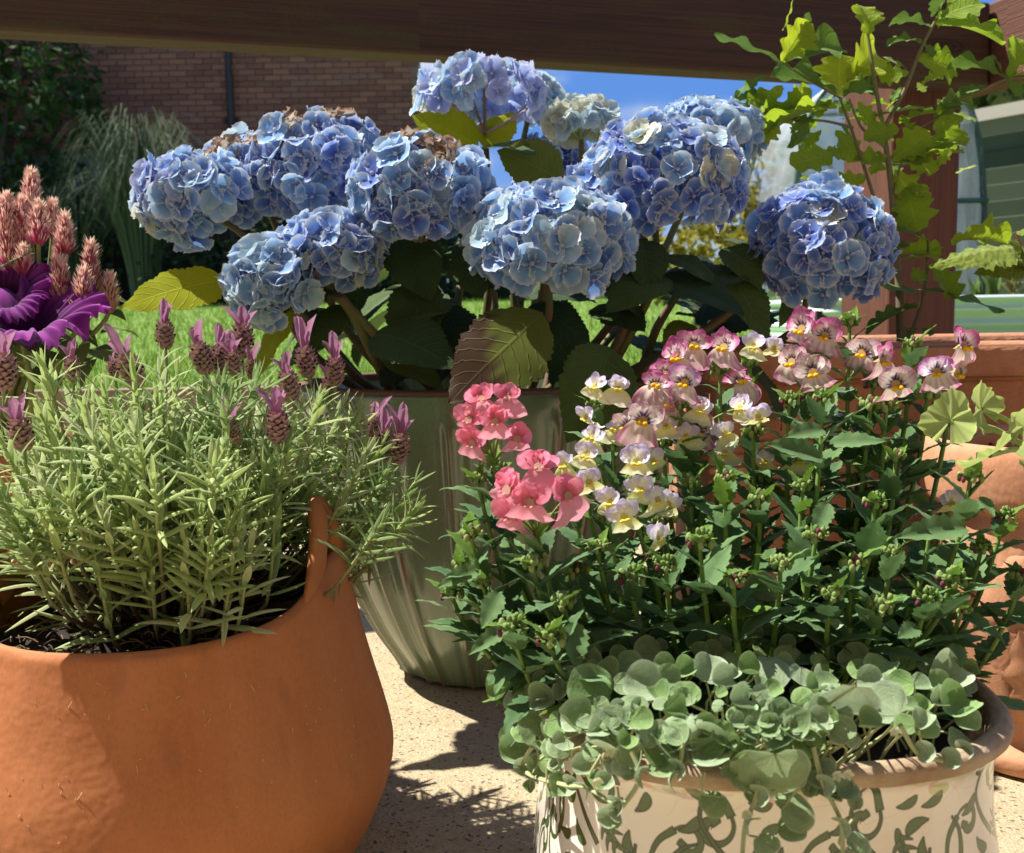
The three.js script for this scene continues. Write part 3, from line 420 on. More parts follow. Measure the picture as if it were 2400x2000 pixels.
// ---------- leaf pictures: veins ----------
function veinTex(base, vein, mott, nv, w = 256, h = 512) { // u across, v along; multiplies vertex colours
  return canvasTex(w, h, (x) => {
    const hex = c => '#' + new THREE.Color(...c).getHexString(); x.fillStyle = hex(base); x.fillRect(0, 0, w, h); seed(nv * 7 + 1);
    for (let i = 0; i < 700; i++) { const c = mixc(base, mott, rnd()); x.fillStyle = hex(c); x.globalAlpha = 0.25; x.beginPath(); x.ellipse(rnd() * w, rnd() * h, 3 + rnd() * 12, 3 + rnd() * 16, rnd() * 3, 0, 7); x.fill(); }
    x.globalAlpha = 1; x.strokeStyle = hex(vein); x.lineCap = 'round';
    for (const s of [-1, 1]) for (let k = 0; k < nv; k++) { const t = 0.04 + 0.86 * k / nv, y0 = h * (1 - t), y1 = h * (1 - Math.min(1, t + 0.26 - 0.1 * t)); x.lineWidth = 2.6; x.globalAlpha = 0.85; x.beginPath(); x.moveTo(w / 2, y0); x.quadraticCurveTo(w / 2 + s * w * 0.26, y0 - (y0 - y1) * 0.35, w / 2 + s * w * 0.5, y1); x.stroke(); x.lineWidth = 1; x.globalAlpha = 0.35; for (let j = 1; j < 7; j++) { const q = j / 7, xx = w / 2 + s * w * 0.5 * q, yy = y0 - (y0 - y1) * q * (0.5 + q * 0.5); x.beginPath(); x.moveTo(xx, yy); x.lineTo(xx + s * 6 + sgn() * 6, yy - h * 0.86 / nv * 0.9); x.stroke(); } }
    x.globalAlpha = 1; x.lineWidth = 6; x.beginPath(); x.moveTo(w / 2, h); x.lineTo(w / 2, 0); x.stroke();
  });
}
function veinBump(nv, w = 256, h = 512) { const t = canvasTex(w, h, x => { x.fillStyle = '#b0b0b0'; x.fillRect(0, 0, w, h); x.strokeStyle = '#404040'; for (const s of [-1, 1]) for (let k = 0; k < nv; k++) { const q = 0.04 + 0.86 * k / nv, y0 = h * (1 - q), y1 = h * (1 - Math.min(1, q + 0.26 - 0.1 * q)); x.lineWidth = 5; x.beginPath(); x.moveTo(w / 2, y0); x.quadraticCurveTo(w / 2 + s * w * 0.26, y0 - (y0 - y1) * 0.35, w / 2 + s * w * 0.5, y1); x.stroke(); } x.lineWidth = 9; x.beginPath(); x.moveTo(w / 2, h); x.lineTo(w / 2, 0); x.stroke(); }); t.colorSpace = THREE.NoColorSpace; return t; }
const aim = (b, t) => t.clone().sub(b);
// up to 300 pieces one by one, the nearest first; the others joined
function pieces(name, list, parent, massName) {
  list.sort((a, b) => V().setFromMatrixPosition(a.m).distanceTo(camera.position) - V().setFromMatrixPosition(b.m).distanceTo(camera.position));
  list.slice(0, 300).forEach(l => put(part(name, l.g, l.mat, parent), l.m));
  const by = new Map(); list.slice(300).forEach(l => { if (!by.has(l.mat)) by.set(l.mat, []); by.get(l.mat).push(l.g.clone().applyMatrix4(l.m)); });
  for (const [mat, gs] of by) part(massName, mergeAll(gs), mat, parent, 'stuff');
}

// ---------- hydrangea ----------
{
  seed(101);
  const plant = thing('hydrangea', 'blue mophead hydrangea with large serrated leaves growing in the green pot', 'hydrangea');
  const pal = { // [heart, middle, margin]
    blue: [[0.07, 0.12, 0.46], [0.15, 0.31, 0.70], [0.74, 0.82, 0.86]], deep: [[0.06, 0.09, 0.42], [0.11, 0.21, 0.62], [0.64, 0.72, 0.84]],
    sky: [[0.11, 0.20, 0.52], [0.22, 0.44, 0.76], [0.76, 0.84, 0.88]], pale: [[0.28, 0.42, 0.60], [0.42, 0.62, 0.76], [0.74, 0.81, 0.80]], cream: [[0.55, 0.58, 0.42], [0.66, 0.70, 0.58], [0.82, 0.82, 0.70]],
    lilac: [[0.22, 0.28, 0.62], [0.38, 0.48, 0.84], [0.70, 0.74, 0.88]], brown: [[0.34, 0.33, 0.34], [0.50, 0.46, 0.38], [0.34, 0.16, 0.07]] };
  const mk = (p, v) => {
    const out = []; for (let k = 0; k < 4; k++) {
      const L = 0.0205 * rr(0.92, 1.1), kk = rr(0.54, 0.64), sc = rr(0, 9), cr = p === pal.brown ? 0.10 : 0.035;
      const g = blade({ L, prof: t => kk * Math.pow(Math.sin(Math.PI * Math.pow(0.05 + t * 0.95, 1.2)), 0.62), nL: 10, nW: 4, bend: rr(-0.75, 0.45) - v * 0.12, bend0: rr(-0.05, 0.22), cup: rr(0.0, 0.55), wave: cr * rr(0.7, 1.6), wk: rr(1.5, 3), ph: sc, twist: sgn() * 0.25, teeth: 0.38, tk: 5,
        col: (t, s) => { const e = clamp(Math.max(Math.pow(Math.abs(s), 4.6), Math.pow(t, 6)) * 1.35); const vein = 0.10 * Math.pow(Math.abs(Math.sin(s * 7 * (0.6 + t))), 8); let c = mixc(mixc(p[0], p[1], sstep(0.02, 0.5, t)), p[2], e); return c.map(x => x * (1 - vein)); } });
      g.applyMatrix4(new THREE.Matrix4().makeRotationY(k * Math.PI / 2 + sgn() * 0.14)); g.translate(0, (k % 2) * 0.0012, 0); out.push(g);
    }
    out.push(tint(new THREE.IcosahedronGeometry(0.0021, 1).translate(0, 0.0022, 0), mixc(p[1], [0.75, 0.78, 0.72], 0.6)));
    return mergeAll(out);
  };
  const kinds = {}; for (const k in pal) { kinds[k] = []; for (let v = 0; v < 4; v++) kinds[k].push(mk(pal[k], v)); }
  const petal = tissue([1, 1, 1], 0.34);
  const stemM = std([1, 1, 1], { vertexColors: true, roughness: 0.6 });
  const stemCol = v => mixc([0.10, 0.12, 0.03], [0.17, 0.10, 0.05], 0.5 + 0.5 * Math.sin(v * 20));
  // px, py, half width, half height, depth, axis, mix of kinds, florets
  const heads = [
    [462, 470, 140, 98, 1.02, [-0.75, 0.65, 0.3], ['blue', 'sky', 'lilac', 'blue'], 72], [600, 425, 138, 108, 1.08, [-0.3, 0.9, 0.3], ['sky', 'blue', 'pale', 'blue'], 68], [745, 405, 158, 145, 1.07, [-0.1, 0.95, 0.2], ['blue', 'sky', 'deep', 'blue'], 84],
    [990, 462, 170, 146, 1.00, [0.05, 0.95, 0.2], ['blue', 'sky', 'deep', 'sky'], 92], [640, 665, 108, 98, 0.965, [-0.5, 0.7, 0.5], ['sky', 'blue', 'sky', 'pale'], 54], [775, 592, 122, 92, 0.985, [0.1, 0.85, 0.5], ['blue', 'sky', 'deep'], 56],
    [1286, 572, 186, 136, 0.955, [0, 0.92, 0.3], ['blue', 'sky', 'blue', 'pale'], 98], [1548, 428, 200, 142, 1.03, [0.05, 0.92, 0.3], ['blue', 'deep', 'sky', 'deep'], 98], [1655, 318, 138, 78, 1.18, [0.25, 0.95, 0.2], ['sky', 'blue', 'pale'], 56],
    [1920, 588, 162, 158, 1.04, [0.15, 0.92, 0.3], ['deep', 'blue', 'deep', 'sky'], 92], [1130, 222, 152, 68, 1.18, [-0.05, 1, -0.1], ['lilac', 'lilac', 'sky', 'pale'], 48], [1362, 288, 88, 52, 1.22, [0, 1, 0], ['cream', 'pale', 'cream'], 40], [1290, 385, 96, 62, 1.32, [0, 0.9, 0.4], ['deep', 'blue'], 38], [1245, 240, 66, 56, 1.29, [0.2, 0.95, 0], ['sky', 'pale'], 28]];
  let single = 0;
  heads.forEach(([px, py, rx, ry, d, ax, mixk, n], hi) => {
    const c = at(px, py, d), R = rx / FOC * d, Q = ry / FOC * d, axis = V(...ax).normalize(), tops = [];
    const rest = [], ones = [], fr = 0.0205 * 0.8; // florets sit inside the outline
    const ra = Math.max(R - fr * 0.30, 0.012), qa = Math.max(Q - fr * 0.25, 0.01);
    n = Math.round(n * 1.14); for (let i = 0; i < n; i++) {
      const cz = 1 - 1.5 * (i + 0.5) / n, ph = i * 2.39996 + hi, sr = Math.sqrt(1 - cz * cz);
      const e1 = V(0, 0, 1).cross(axis).normalize(), e2 = axis.clone().cross(e1);
      const nrm = axis.clone().multiplyScalar(cz).addScaledVector(e1, Math.cos(ph) * sr).addScaledVector(e2, Math.sin(ph) * sr);
      nrm.add(V(sgn(), sgn(), sgn()).multiplyScalar(0.14)).normalize();
      const p = c.clone().add(V(nrm.x * ra, nrm.y * qa, nrm.z * ra).multiplyScalar(rr(0.86, 1.04)));
      const face = nrm.clone().add(V(sgn(), sgn(), sgn()).multiplyScalar(0.42)).normalize();
      let kind = mixk[(rnd() * mixk.length) | 0];
      const aged = n3(p.x * 16 + hi, p.y * 16, p.z * 16), crown = cz; if (mixk.includes('sky') && aged > 0.42 && rnd() < 0.22) kind = rnd() < 0.55 ? 'pale' : 'cream';
      if ((hi === 2 || hi === 3 || hi === 1) && crown > 0.72 && rnd() < 0.6) kind = 'brown'; else if (rnd() < 0.012) kind = 'brown';
      const m = frame(p, V(sgn(), sgn(), sgn()).cross(face), face, rr(0.78, 1.06) * (hi === 11 ? 0.8 : kind === 'brown' ? 0.78 : 1)); const g = kinds[kind][(rnd() * 4) | 0];
      tops.push(p); const seen = face.dot(toCam(p)) + nrm.dot(toCam(p));
      (seen > 0.55 && hi !== 12 && hi !== 13 ? ones : rest).push({ g, m, s: seen });
    }
    const foot = c.clone().addScaledVector(axis, -Q * (hi === 10 ? 1.35 : 0.75)), br = [];
    for (let k = 0; k < 14; k++) { const t = tops[(k * 5 + 2) % tops.length]; br.push(tube([foot, foot.clone().lerp(t, 0.5).addScaledVector(axis, -0.004), t.clone().lerp(foot, 0.08)], 0.0020, 0.0011, 5, 5, () => hi === 10 ? [0.50, 0.34, 0.27] : hi === 11 ? [0.30, 0.34, 0.12] : [0.28, 0.26, 0.16])); }
    const base = GREEN_POT.clone().add(V((c.x - GREEN_POT.x) * 0.3 + sgn() * 0.03, 0.285, (c.z - GREEN_POT.z) * 0.3 + sgn() * 0.03));
    br.push(tube([base, base.clone().lerp(foot, 0.45).add(V((c.x - base.x) * 0.12, -0.01, 0)), foot.clone().addScaledVector(axis, -0.03), foot], 0.0052, 0.0034, 7, 14, stemCol));
    const head = part('flower_head', mergeAll(br), stemM, plant); // its stalk and branches; florets below
    ones.sort((a, b) => b.s - a.s); const quota = Math.min(ones.length, 30, 300 - single); single += quota;
    ones.slice(0, quota).forEach(o => put(part('floret', o.g, petal, head), o.m));
    const rm = rest.concat(ones.slice(quota)).map(o => o.g.clone().applyMatrix4(o.m)); if (rm.length) part('floret_mass', mergeAll(rm), petal, head, 'stuff');
  });
  // leaves
  const vt = veinTex([0.80, 0.82, 0.70], [0.98, 1.0, 0.85], [0.66, 0.74, 0.55], 8), vb = veinBump(8), LG = [];
  for (let v = 0; v < 5; v++) LG.push(blade({ L: 1, prof: t => 0.40 * Math.pow(Math.sin(Math.PI * Math.pow(t, 0.78)), 0.85) * (1 - 0.18 * t), nL: 36, nW: 6, bend: [0.5, 0.9, 0.2, 0.7, 0.35][v], bend0: 0.15, fold: [0.22, 0.12, 0.05, 0.3, 0.1][v], cup: -0.1, wave: 0.014, wk: 2 + v * 0.4, ph: v, teeth: 0.16, tk: 17, col: v === 2 ? (t, s) => mixc([1, 1, 1], [0.42, 0.16, 0.30], sstep(0.45, 0.62, t + 0.10 * Math.abs(s) + 0.07 * Math.sin(s * 14) - 0.2 * s)) : () => [1, 1, 1] }));
  const lm = (c, T = 0.32) => tissue(c, T, { map: vt, bumpMap: vb, bumpScale: 0.0013, clearcoat: 0.18, clearcoatRoughness: 0.45 });
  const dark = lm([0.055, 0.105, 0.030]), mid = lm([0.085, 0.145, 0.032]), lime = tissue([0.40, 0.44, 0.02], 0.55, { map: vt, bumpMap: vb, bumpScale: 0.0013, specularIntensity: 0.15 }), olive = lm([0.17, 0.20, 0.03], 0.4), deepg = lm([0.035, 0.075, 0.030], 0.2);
  const leafList = [];
  const leafAt = (bx, by, bd, tx, ty, td, wf, up, mat, v) => { const b = at(bx, by, bd), t = at(tx, ty, td), l = b.distanceTo(t); leafList.push({ g: LG[v], mat, m: frame(b, aim(b, t), V(...up), V(l * wf, l, l)) }); };
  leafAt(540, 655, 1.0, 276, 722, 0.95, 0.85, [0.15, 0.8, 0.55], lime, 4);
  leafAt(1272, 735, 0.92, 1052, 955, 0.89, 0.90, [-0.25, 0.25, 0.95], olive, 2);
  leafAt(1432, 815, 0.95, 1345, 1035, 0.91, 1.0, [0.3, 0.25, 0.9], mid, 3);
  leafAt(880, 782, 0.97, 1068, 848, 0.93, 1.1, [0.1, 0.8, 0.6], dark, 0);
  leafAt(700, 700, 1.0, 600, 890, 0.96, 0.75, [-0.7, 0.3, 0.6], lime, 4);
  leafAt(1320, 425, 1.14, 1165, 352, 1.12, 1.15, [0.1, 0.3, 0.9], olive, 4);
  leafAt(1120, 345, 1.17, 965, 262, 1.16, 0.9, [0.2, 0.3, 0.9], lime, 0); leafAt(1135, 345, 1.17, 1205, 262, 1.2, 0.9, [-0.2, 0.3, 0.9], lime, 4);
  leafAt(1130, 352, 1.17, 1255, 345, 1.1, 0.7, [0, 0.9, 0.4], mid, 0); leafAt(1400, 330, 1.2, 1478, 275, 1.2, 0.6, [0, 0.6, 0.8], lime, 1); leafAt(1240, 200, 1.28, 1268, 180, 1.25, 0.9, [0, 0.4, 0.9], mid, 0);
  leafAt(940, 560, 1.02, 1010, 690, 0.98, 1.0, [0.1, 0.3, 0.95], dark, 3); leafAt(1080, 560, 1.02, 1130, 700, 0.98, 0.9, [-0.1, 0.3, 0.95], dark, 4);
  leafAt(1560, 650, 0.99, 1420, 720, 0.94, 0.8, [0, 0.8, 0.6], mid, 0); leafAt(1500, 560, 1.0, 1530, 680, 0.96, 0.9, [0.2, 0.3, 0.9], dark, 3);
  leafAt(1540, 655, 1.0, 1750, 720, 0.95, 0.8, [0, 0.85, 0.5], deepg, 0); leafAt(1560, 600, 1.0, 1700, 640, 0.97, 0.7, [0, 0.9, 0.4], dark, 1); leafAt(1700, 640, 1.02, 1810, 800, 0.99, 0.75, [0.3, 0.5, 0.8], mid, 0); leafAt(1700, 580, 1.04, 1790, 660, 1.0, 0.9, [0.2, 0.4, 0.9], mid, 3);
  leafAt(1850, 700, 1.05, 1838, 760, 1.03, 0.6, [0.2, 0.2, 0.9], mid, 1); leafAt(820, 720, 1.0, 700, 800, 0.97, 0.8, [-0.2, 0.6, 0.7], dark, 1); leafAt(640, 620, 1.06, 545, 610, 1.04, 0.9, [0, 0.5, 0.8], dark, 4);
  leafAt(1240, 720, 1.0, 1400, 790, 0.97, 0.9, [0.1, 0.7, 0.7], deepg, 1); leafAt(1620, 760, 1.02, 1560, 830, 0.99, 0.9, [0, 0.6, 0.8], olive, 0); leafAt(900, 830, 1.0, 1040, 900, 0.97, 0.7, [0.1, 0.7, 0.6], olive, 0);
  seed(404);
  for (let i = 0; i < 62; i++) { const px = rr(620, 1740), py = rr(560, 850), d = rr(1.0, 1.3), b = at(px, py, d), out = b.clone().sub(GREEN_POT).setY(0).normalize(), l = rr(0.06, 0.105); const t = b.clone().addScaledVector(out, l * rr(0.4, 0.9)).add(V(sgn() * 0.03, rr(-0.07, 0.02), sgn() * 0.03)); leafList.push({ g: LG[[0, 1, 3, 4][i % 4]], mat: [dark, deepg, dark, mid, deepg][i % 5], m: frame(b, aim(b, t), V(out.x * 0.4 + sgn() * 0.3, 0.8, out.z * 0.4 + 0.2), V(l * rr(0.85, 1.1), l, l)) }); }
  pieces('leaf', leafList, plant, 'leaf_mass');
  // bare stems and leaf stalks seen between the leaves
  for (const [x0, y0, d0, x1, y1, d1] of [[1030, 925, 1.02, 800, 700, 0.98], [800, 700, 0.98, 735, 665, 1.0], [1490, 880, 1.12, 1620, 640, 1.08], [1430, 860, 1.08, 1540, 660, 1.02], [1450, 800, 1.06, 1510, 560, 1.0], [1150, 900, 1.1, 1150, 650, 1.08], [1210, 900, 1.1, 1200, 640, 1.1], [1250, 900, 1.12, 1275, 650, 1.05], [1560, 830, 1.05, 1760, 690, 1.04], [1480, 870, 1.1, 1700, 745, 1.06], [930, 900, 1.08, 1010, 650, 1.06], [1070, 890, 1.06, 1080, 660, 1.1]]) {
    const a = at(x0, y0, d0), b = at(x1, y1, d1), root = V(mix(a.x, GREEN_POT.x, 0.4), 0.29, mix(a.z, GREEN_POT.z, 0.4));
    part('stem', tube([root, a, a.clone().lerp(b, 0.5).add(V(sgn() * 0.006, 0, 0)), b], 0.0058, 0.0042, 7, 14, stemCol), stemM, plant);
  }
}

// ---------- lavender ----------
{
  seed(202);
  const plant = thing('french_lavender', 'bushy grey green French lavender with purple tufted heads in the terracotta basket pot', 'lavender');
  const lf = []; for (let v = 0; v < 4; v++) lf.push(blade({ L: 1, prof: t => 0.069 * Math.pow(Math.sin(Math.PI * Math.pow(0.04 + 0.96 * t, 0.75)), 0.55), nL: 6, nW: 2, bend: [0.25, 0.6, -0.15, 0.9][v], bend0: 0.05, cup: -0.7, fold: 0.25, col: (t, s) => mixc([0.82, 0.95, 0.62], [1, 1, 1], Math.abs(s)).map(x => x * (0.9 + 0.12 * t)) }));
  const mats = [[0.42, 0.51, 0.22], [0.50, 0.58, 0.27], [0.30, 0.40, 0.18], [0.54, 0.59, 0.36]].map(c => tissue(c, 0.34));
  const dry = tissue([0.22, 0.18, 0.12], 0.1), wood = std([0.10, 0.075, 0.05]), sM = std([0.24, 0.29, 0.12]);
  const C = V(BASKET.x, 0.185, BASKET.z), shoots = [];
  const N = 350;
  for (let i = 0; i < N; i++) {
    const f = (i + 0.5) / N, el = Math.asin(mix(0.20, 1, Math.pow(f, 0.9))), az = i * 2.39996;
    const dir = V(Math.cos(el) * Math.cos(az), Math.sin(el), Math.cos(el) * Math.sin(az)); if (fbm(dir.x * 2.2 + 7, dir.y * 2.2, dir.z * 2.2, 3) < -0.22) continue; const k = rr(0.68, 1.1);
    const tip = C.clone().add(V(dir.x * 0.185, dir.y * 0.165 + 0.018, dir.z * 0.165).multiplyScalar(k));
    const sp = tip.clone().project(camera), sx = (sp.x + 1) * 1200, sy = (1 - sp.y) * 1000; if (sy > 1285 || sx < -25 || (sx > 600 && sx < 880 && sy > 1130 && tip.z > -0.735)) continue;   // bare soil and the ear stay in view
    shoots.push({ tip, dir, near: tip.distanceTo(camera.position) });
  }
  // sprigs at the front and right as in the picture: tip pixel, depth
  for (const [px, py, d, dx, dy] of [[350, 1285, 0.62, 0.1, 0.6], [430, 1240, 0.62, 0.1, 0.9], [560, 1240, 0.62, 0.3, 0.5], [590, 1270, 0.63, 0.4, 0.8], [210, 1250, 0.62, -0.1, 0.9], [110, 1200, 0.61, -0.2, 0.9], [40, 1240, 0.61, -0.3, 0.7], [890, 1235, 0.80, 0.9, 0.1], [910, 1180, 0.80, 0.9, 0.2], [860, 1060, 0.75, 0.7, 0.6], [840, 960, 0.78, 0.6, 0.8], [470, 1180, 0.62, 0.2, 0.9], [650, 1150, 0.65, 0.3, 0.9], [300, 1120, 0.62, 0, 1], [620, 1100, 0.65, 0.3, 0.9], [900, 1110, 0.74, 0.8, 0.5]]) { const tip = at(px, py, d); shoots.push({ tip, dir: V(dx, dy, 0.35).normalize(), near: 0.1, front: 1 }); }
  shoots.sort((a, b) => a.near - b.near);
  let single = 0; const mass = [[], [], [], []], dryM = [], stems = [];
  shoots.forEach((s, i) => {
    const root = C.clone().add(V((s.tip.x - C.x) * 0.18, 0.004, (s.tip.z - C.z) * 0.18)), grow = s.dir.clone().add(V(0, 0.75, 0)).normalize(), L = rr(0.05, 0.082);
    const a = s.tip.clone().addScaledVector(grow, -L), curve = new THREE.CatmullRomCurve3([root, root.clone().lerp(a, 0.6).add(V(0, -0.012, 0)), a, s.tip.clone().addScaledVector(grow, -L * 0.4), s.tip]);
    const sg = tube(curve.getPoints(6), v => mix(0.0018, 0.0009, v), 0, 5, 8, v => mixc([0.10, 0.075, 0.05], [0.30, 0.36, 0.14], sstep(0.35, 0.75, v)));
    const mi = (rnd() * 4) | 0, own = single < 285 && i < 13; let parent = null;
    if (own) parent = part('shoot', sg, std([1, 1, 1], { vertexColors: true }), plant); else stems.push(sg);
    const np = 9 + (rnd() * 4 | 0);
    for (let k = 0; k < np; k++) { const t = 1 - L / curve.getLength() * (1 - k / (np - 0.6)) * 0.98, p = curve.getPoint(clamp(t)), tg = curve.getTangent(clamp(t)); const young = k / np;
      for (const sd of [0, 1]) { const ph = k * 1.57 + sd * Math.PI + sgn() * 0.3; const e1 = V(0.3, 0.1, 1).cross(tg).normalize(), e2 = tg.clone().cross(e1), o = e1.multiplyScalar(Math.cos(ph)).addScaledVector(e2, Math.sin(ph)); const open = mix(1.1, 0.25, young) + sgn() * 0.2; const d = tg.clone().multiplyScalar(Math.cos(open)).addScaledVector(o, Math.sin(open)), up = tg.clone().multiplyScalar(Math.sin(open)).addScaledVector(o, -Math.cos(open)); const ll = mix(0.033, 0.013, Math.pow(young, 1.5)) * rr(0.8, 1.15);
        const m = frame(p, d, up, V(ll * rr(0.85, 1.2), ll, ll)), g = lf[(rnd() * 4) | 0];
        if (own && single < 300) { put(part('leaf', g, mats[mi], parent), m); single++; } else mass[mi].push(g.clone().applyMatrix4(m)); } }
    // browned leaves low on the stem
    if (s.dir.y < 0.45) for (let k = 0; k < 7; k++) { const p = curve.getPoint(rr(0.25, 0.6)); dryM.push(lf[3].clone().applyMatrix4(frame(p, V(sgn(), rr(-1, 0.2), sgn()), V(0, 1, 0.2), rr(0.008, 0.018)))); }
  });
  part('woody_stems', mergeAll(stems), std([1, 1, 1], { vertexColors: true }), plant, 'stuff');
  mass.forEach((l, k) => l.length && part('leaf_mass', mergeAll(l), mats[k], plant, 'stuff'));
  part('dry_leaves', mergeAll(dryM), dry, plant, 'stuff');
  // flower heads: a cone of scales topped by purple bracts
  const scaleG = blade({ L: 1, prof: t => 0.46 * Math.pow(Math.sin(Math.PI * Math.pow(t, 0.8)), 0.7), nL: 4, nW: 2, bend: 0.8, bend0: 0.5, cup: -0.6, col: (t, s) => mixc([0.26, 0.19, 0.14], [0.36, 0.20, 0.26], t * 0.7 + Math.abs(s) * 0.3) });
  const cones = []; for (let v = 0; v < 3; v++) { const L = []; for (let i = 0; i < 62; i++) { const t = i / 62, y = t, r = 0.40 * Math.pow(Math.sin(Math.PI * (0.08 + 0.80 * t)), 0.7), a = i * 2.39996 + v; const o = V(Math.cos(a), 0, Math.sin(a)); L.push(scaleG.clone().applyMatrix4(frame(V(o.x * r * 0.7, y * 0.98, o.z * r * 0.7), V(o.x, 0.9, o.z), o.clone().add(V(0, 0.4, 0)), 0.30 * rr(0.8, 1.15)))); if (rnd() < 0.16 && t > 0.2 && t < 0.85) L.push(tint(new THREE.IcosahedronGeometry(0.055, 0).translate(o.x * r * 1.18, y + 0.08, o.z * r * 1.18), [0.035, 0.012, 0.06])); } L.push(tint(new THREE.SphereGeometry(0.30, 8, 6).scale(0.95, 1.6, 0.95).translate(0, 0.5, 0), [0.13, 0.08, 0.08])); cones.push(mergeAll(L)); }
  const brG = []; for (let v = 0; v < 3; v++) brG.push(blade({ L: 1, prof: t => 0.185 * Math.pow(Math.sin(Math.PI * Math.pow(0.06 + 0.94 * t, 1.05)), 0.5) * (0.7 + 0.3 * t), nL: 8, nW: 3, bend: [0.35, -0.2, 0.6][v], cup: 0.6, fold: 0.2, wave: 0.03, ph: v, col: (t, s) => mixc([0.36, 0.13, 0.27], [0.54, 0.30, 0.42], t * 0.5 + 0.4 * Math.pow(Math.abs(Math.sin(s * 6)), 3)) }));
  const coneM = tissue([1.35, 1.3, 1.2], 0.12), brM = tissue([1, 1, 1], 0.45);
  for (const [px, yb, yt, ye, d, lean] of [[388, 822, 758, 698, 0.78, 0.02], [330, 910, 830, 762, 0.72, -0.45], [172, 898, 842, 800, 0.74, 0], [10, 922, 834, 778, 0.68, 0.05], [58, 1062, 982, 920, 0.645, -0.12], [484, 882, 808, 748, 0.74, -0.2], [512, 882, 815, 765, 0.76, 0.1], [552, 884, 826, 774, 0.74, -0.1], [568, 842, 766, 712, 0.79, 0.05], [686, 946, 874, 830, 0.73, -0.15], [724, 890, 818, 752, 0.77, -0.1], [784, 910, 842, 788, 0.78, 0.05], [556, 1042, 994, 940, 0.665, -0.2], [652, 1044, 966, 906, 0.66, 0], [872, 1032, 980, 932, 0.80, 0.15], [926, 1092, 1018, 958, 0.77, 0.2], [592, 892, 846, 800, 0.77, 0], [768, 944, 890, 852, 0.79, 0.1], [905, 1088, 1010, 955, 0.79, 0.0], [270, 890, 848, 826, 0.78, -0.1]]) {
    const b = at(px, yb, d), axis = V(lean, 1, 0.05).normalize(), h = (yb - yt) / FOC * d * 1.02, hw = h * 0.74;
    const root = C.clone().add(V((b.x - C.x) * 0.35, 0.06, (b.z - C.z) * 0.35 + 0.01));
    const o = part('flower_spike', tube([root, root.clone().lerp(b, 0.55).add(V(0, 0.012, 0)), b.clone().addScaledVector(axis, -0.015), b.clone().addScaledVector(axis, h * 0.1)], 0.0012, 0.0011, 6, 12), sM, plant);
    put(part('cone', cones[(rnd() * 3) | 0], coneM, o), frame(b, axis.clone().cross(V(1, 0, 0.2)), axis, V(hw, h, hw)));
    const nb = 3 + (rnd() * 2 | 0), top = b.clone().addScaledVector(axis, h * 0.86), eh = (yt - ye) / FOC * d * 1.3;
    for (let k = 0; k < nb; k++) { const a = k / nb * 6.283 + sgn() * 0.4, q = V(Math.cos(a), 0, Math.sin(a)); put(part('bract', brG[k % 3], brM, o), frame(top.clone().addScaledVector(q, h * 0.1), axis.clone().addScaledVector(q, rr(0.02, 0.34)), q.clone().negate().add(V(0, 0.2, 0)), V(eh * rr(0.85, 1.15), eh, eh * rr(0.6, 1.2)))); }
  }
}

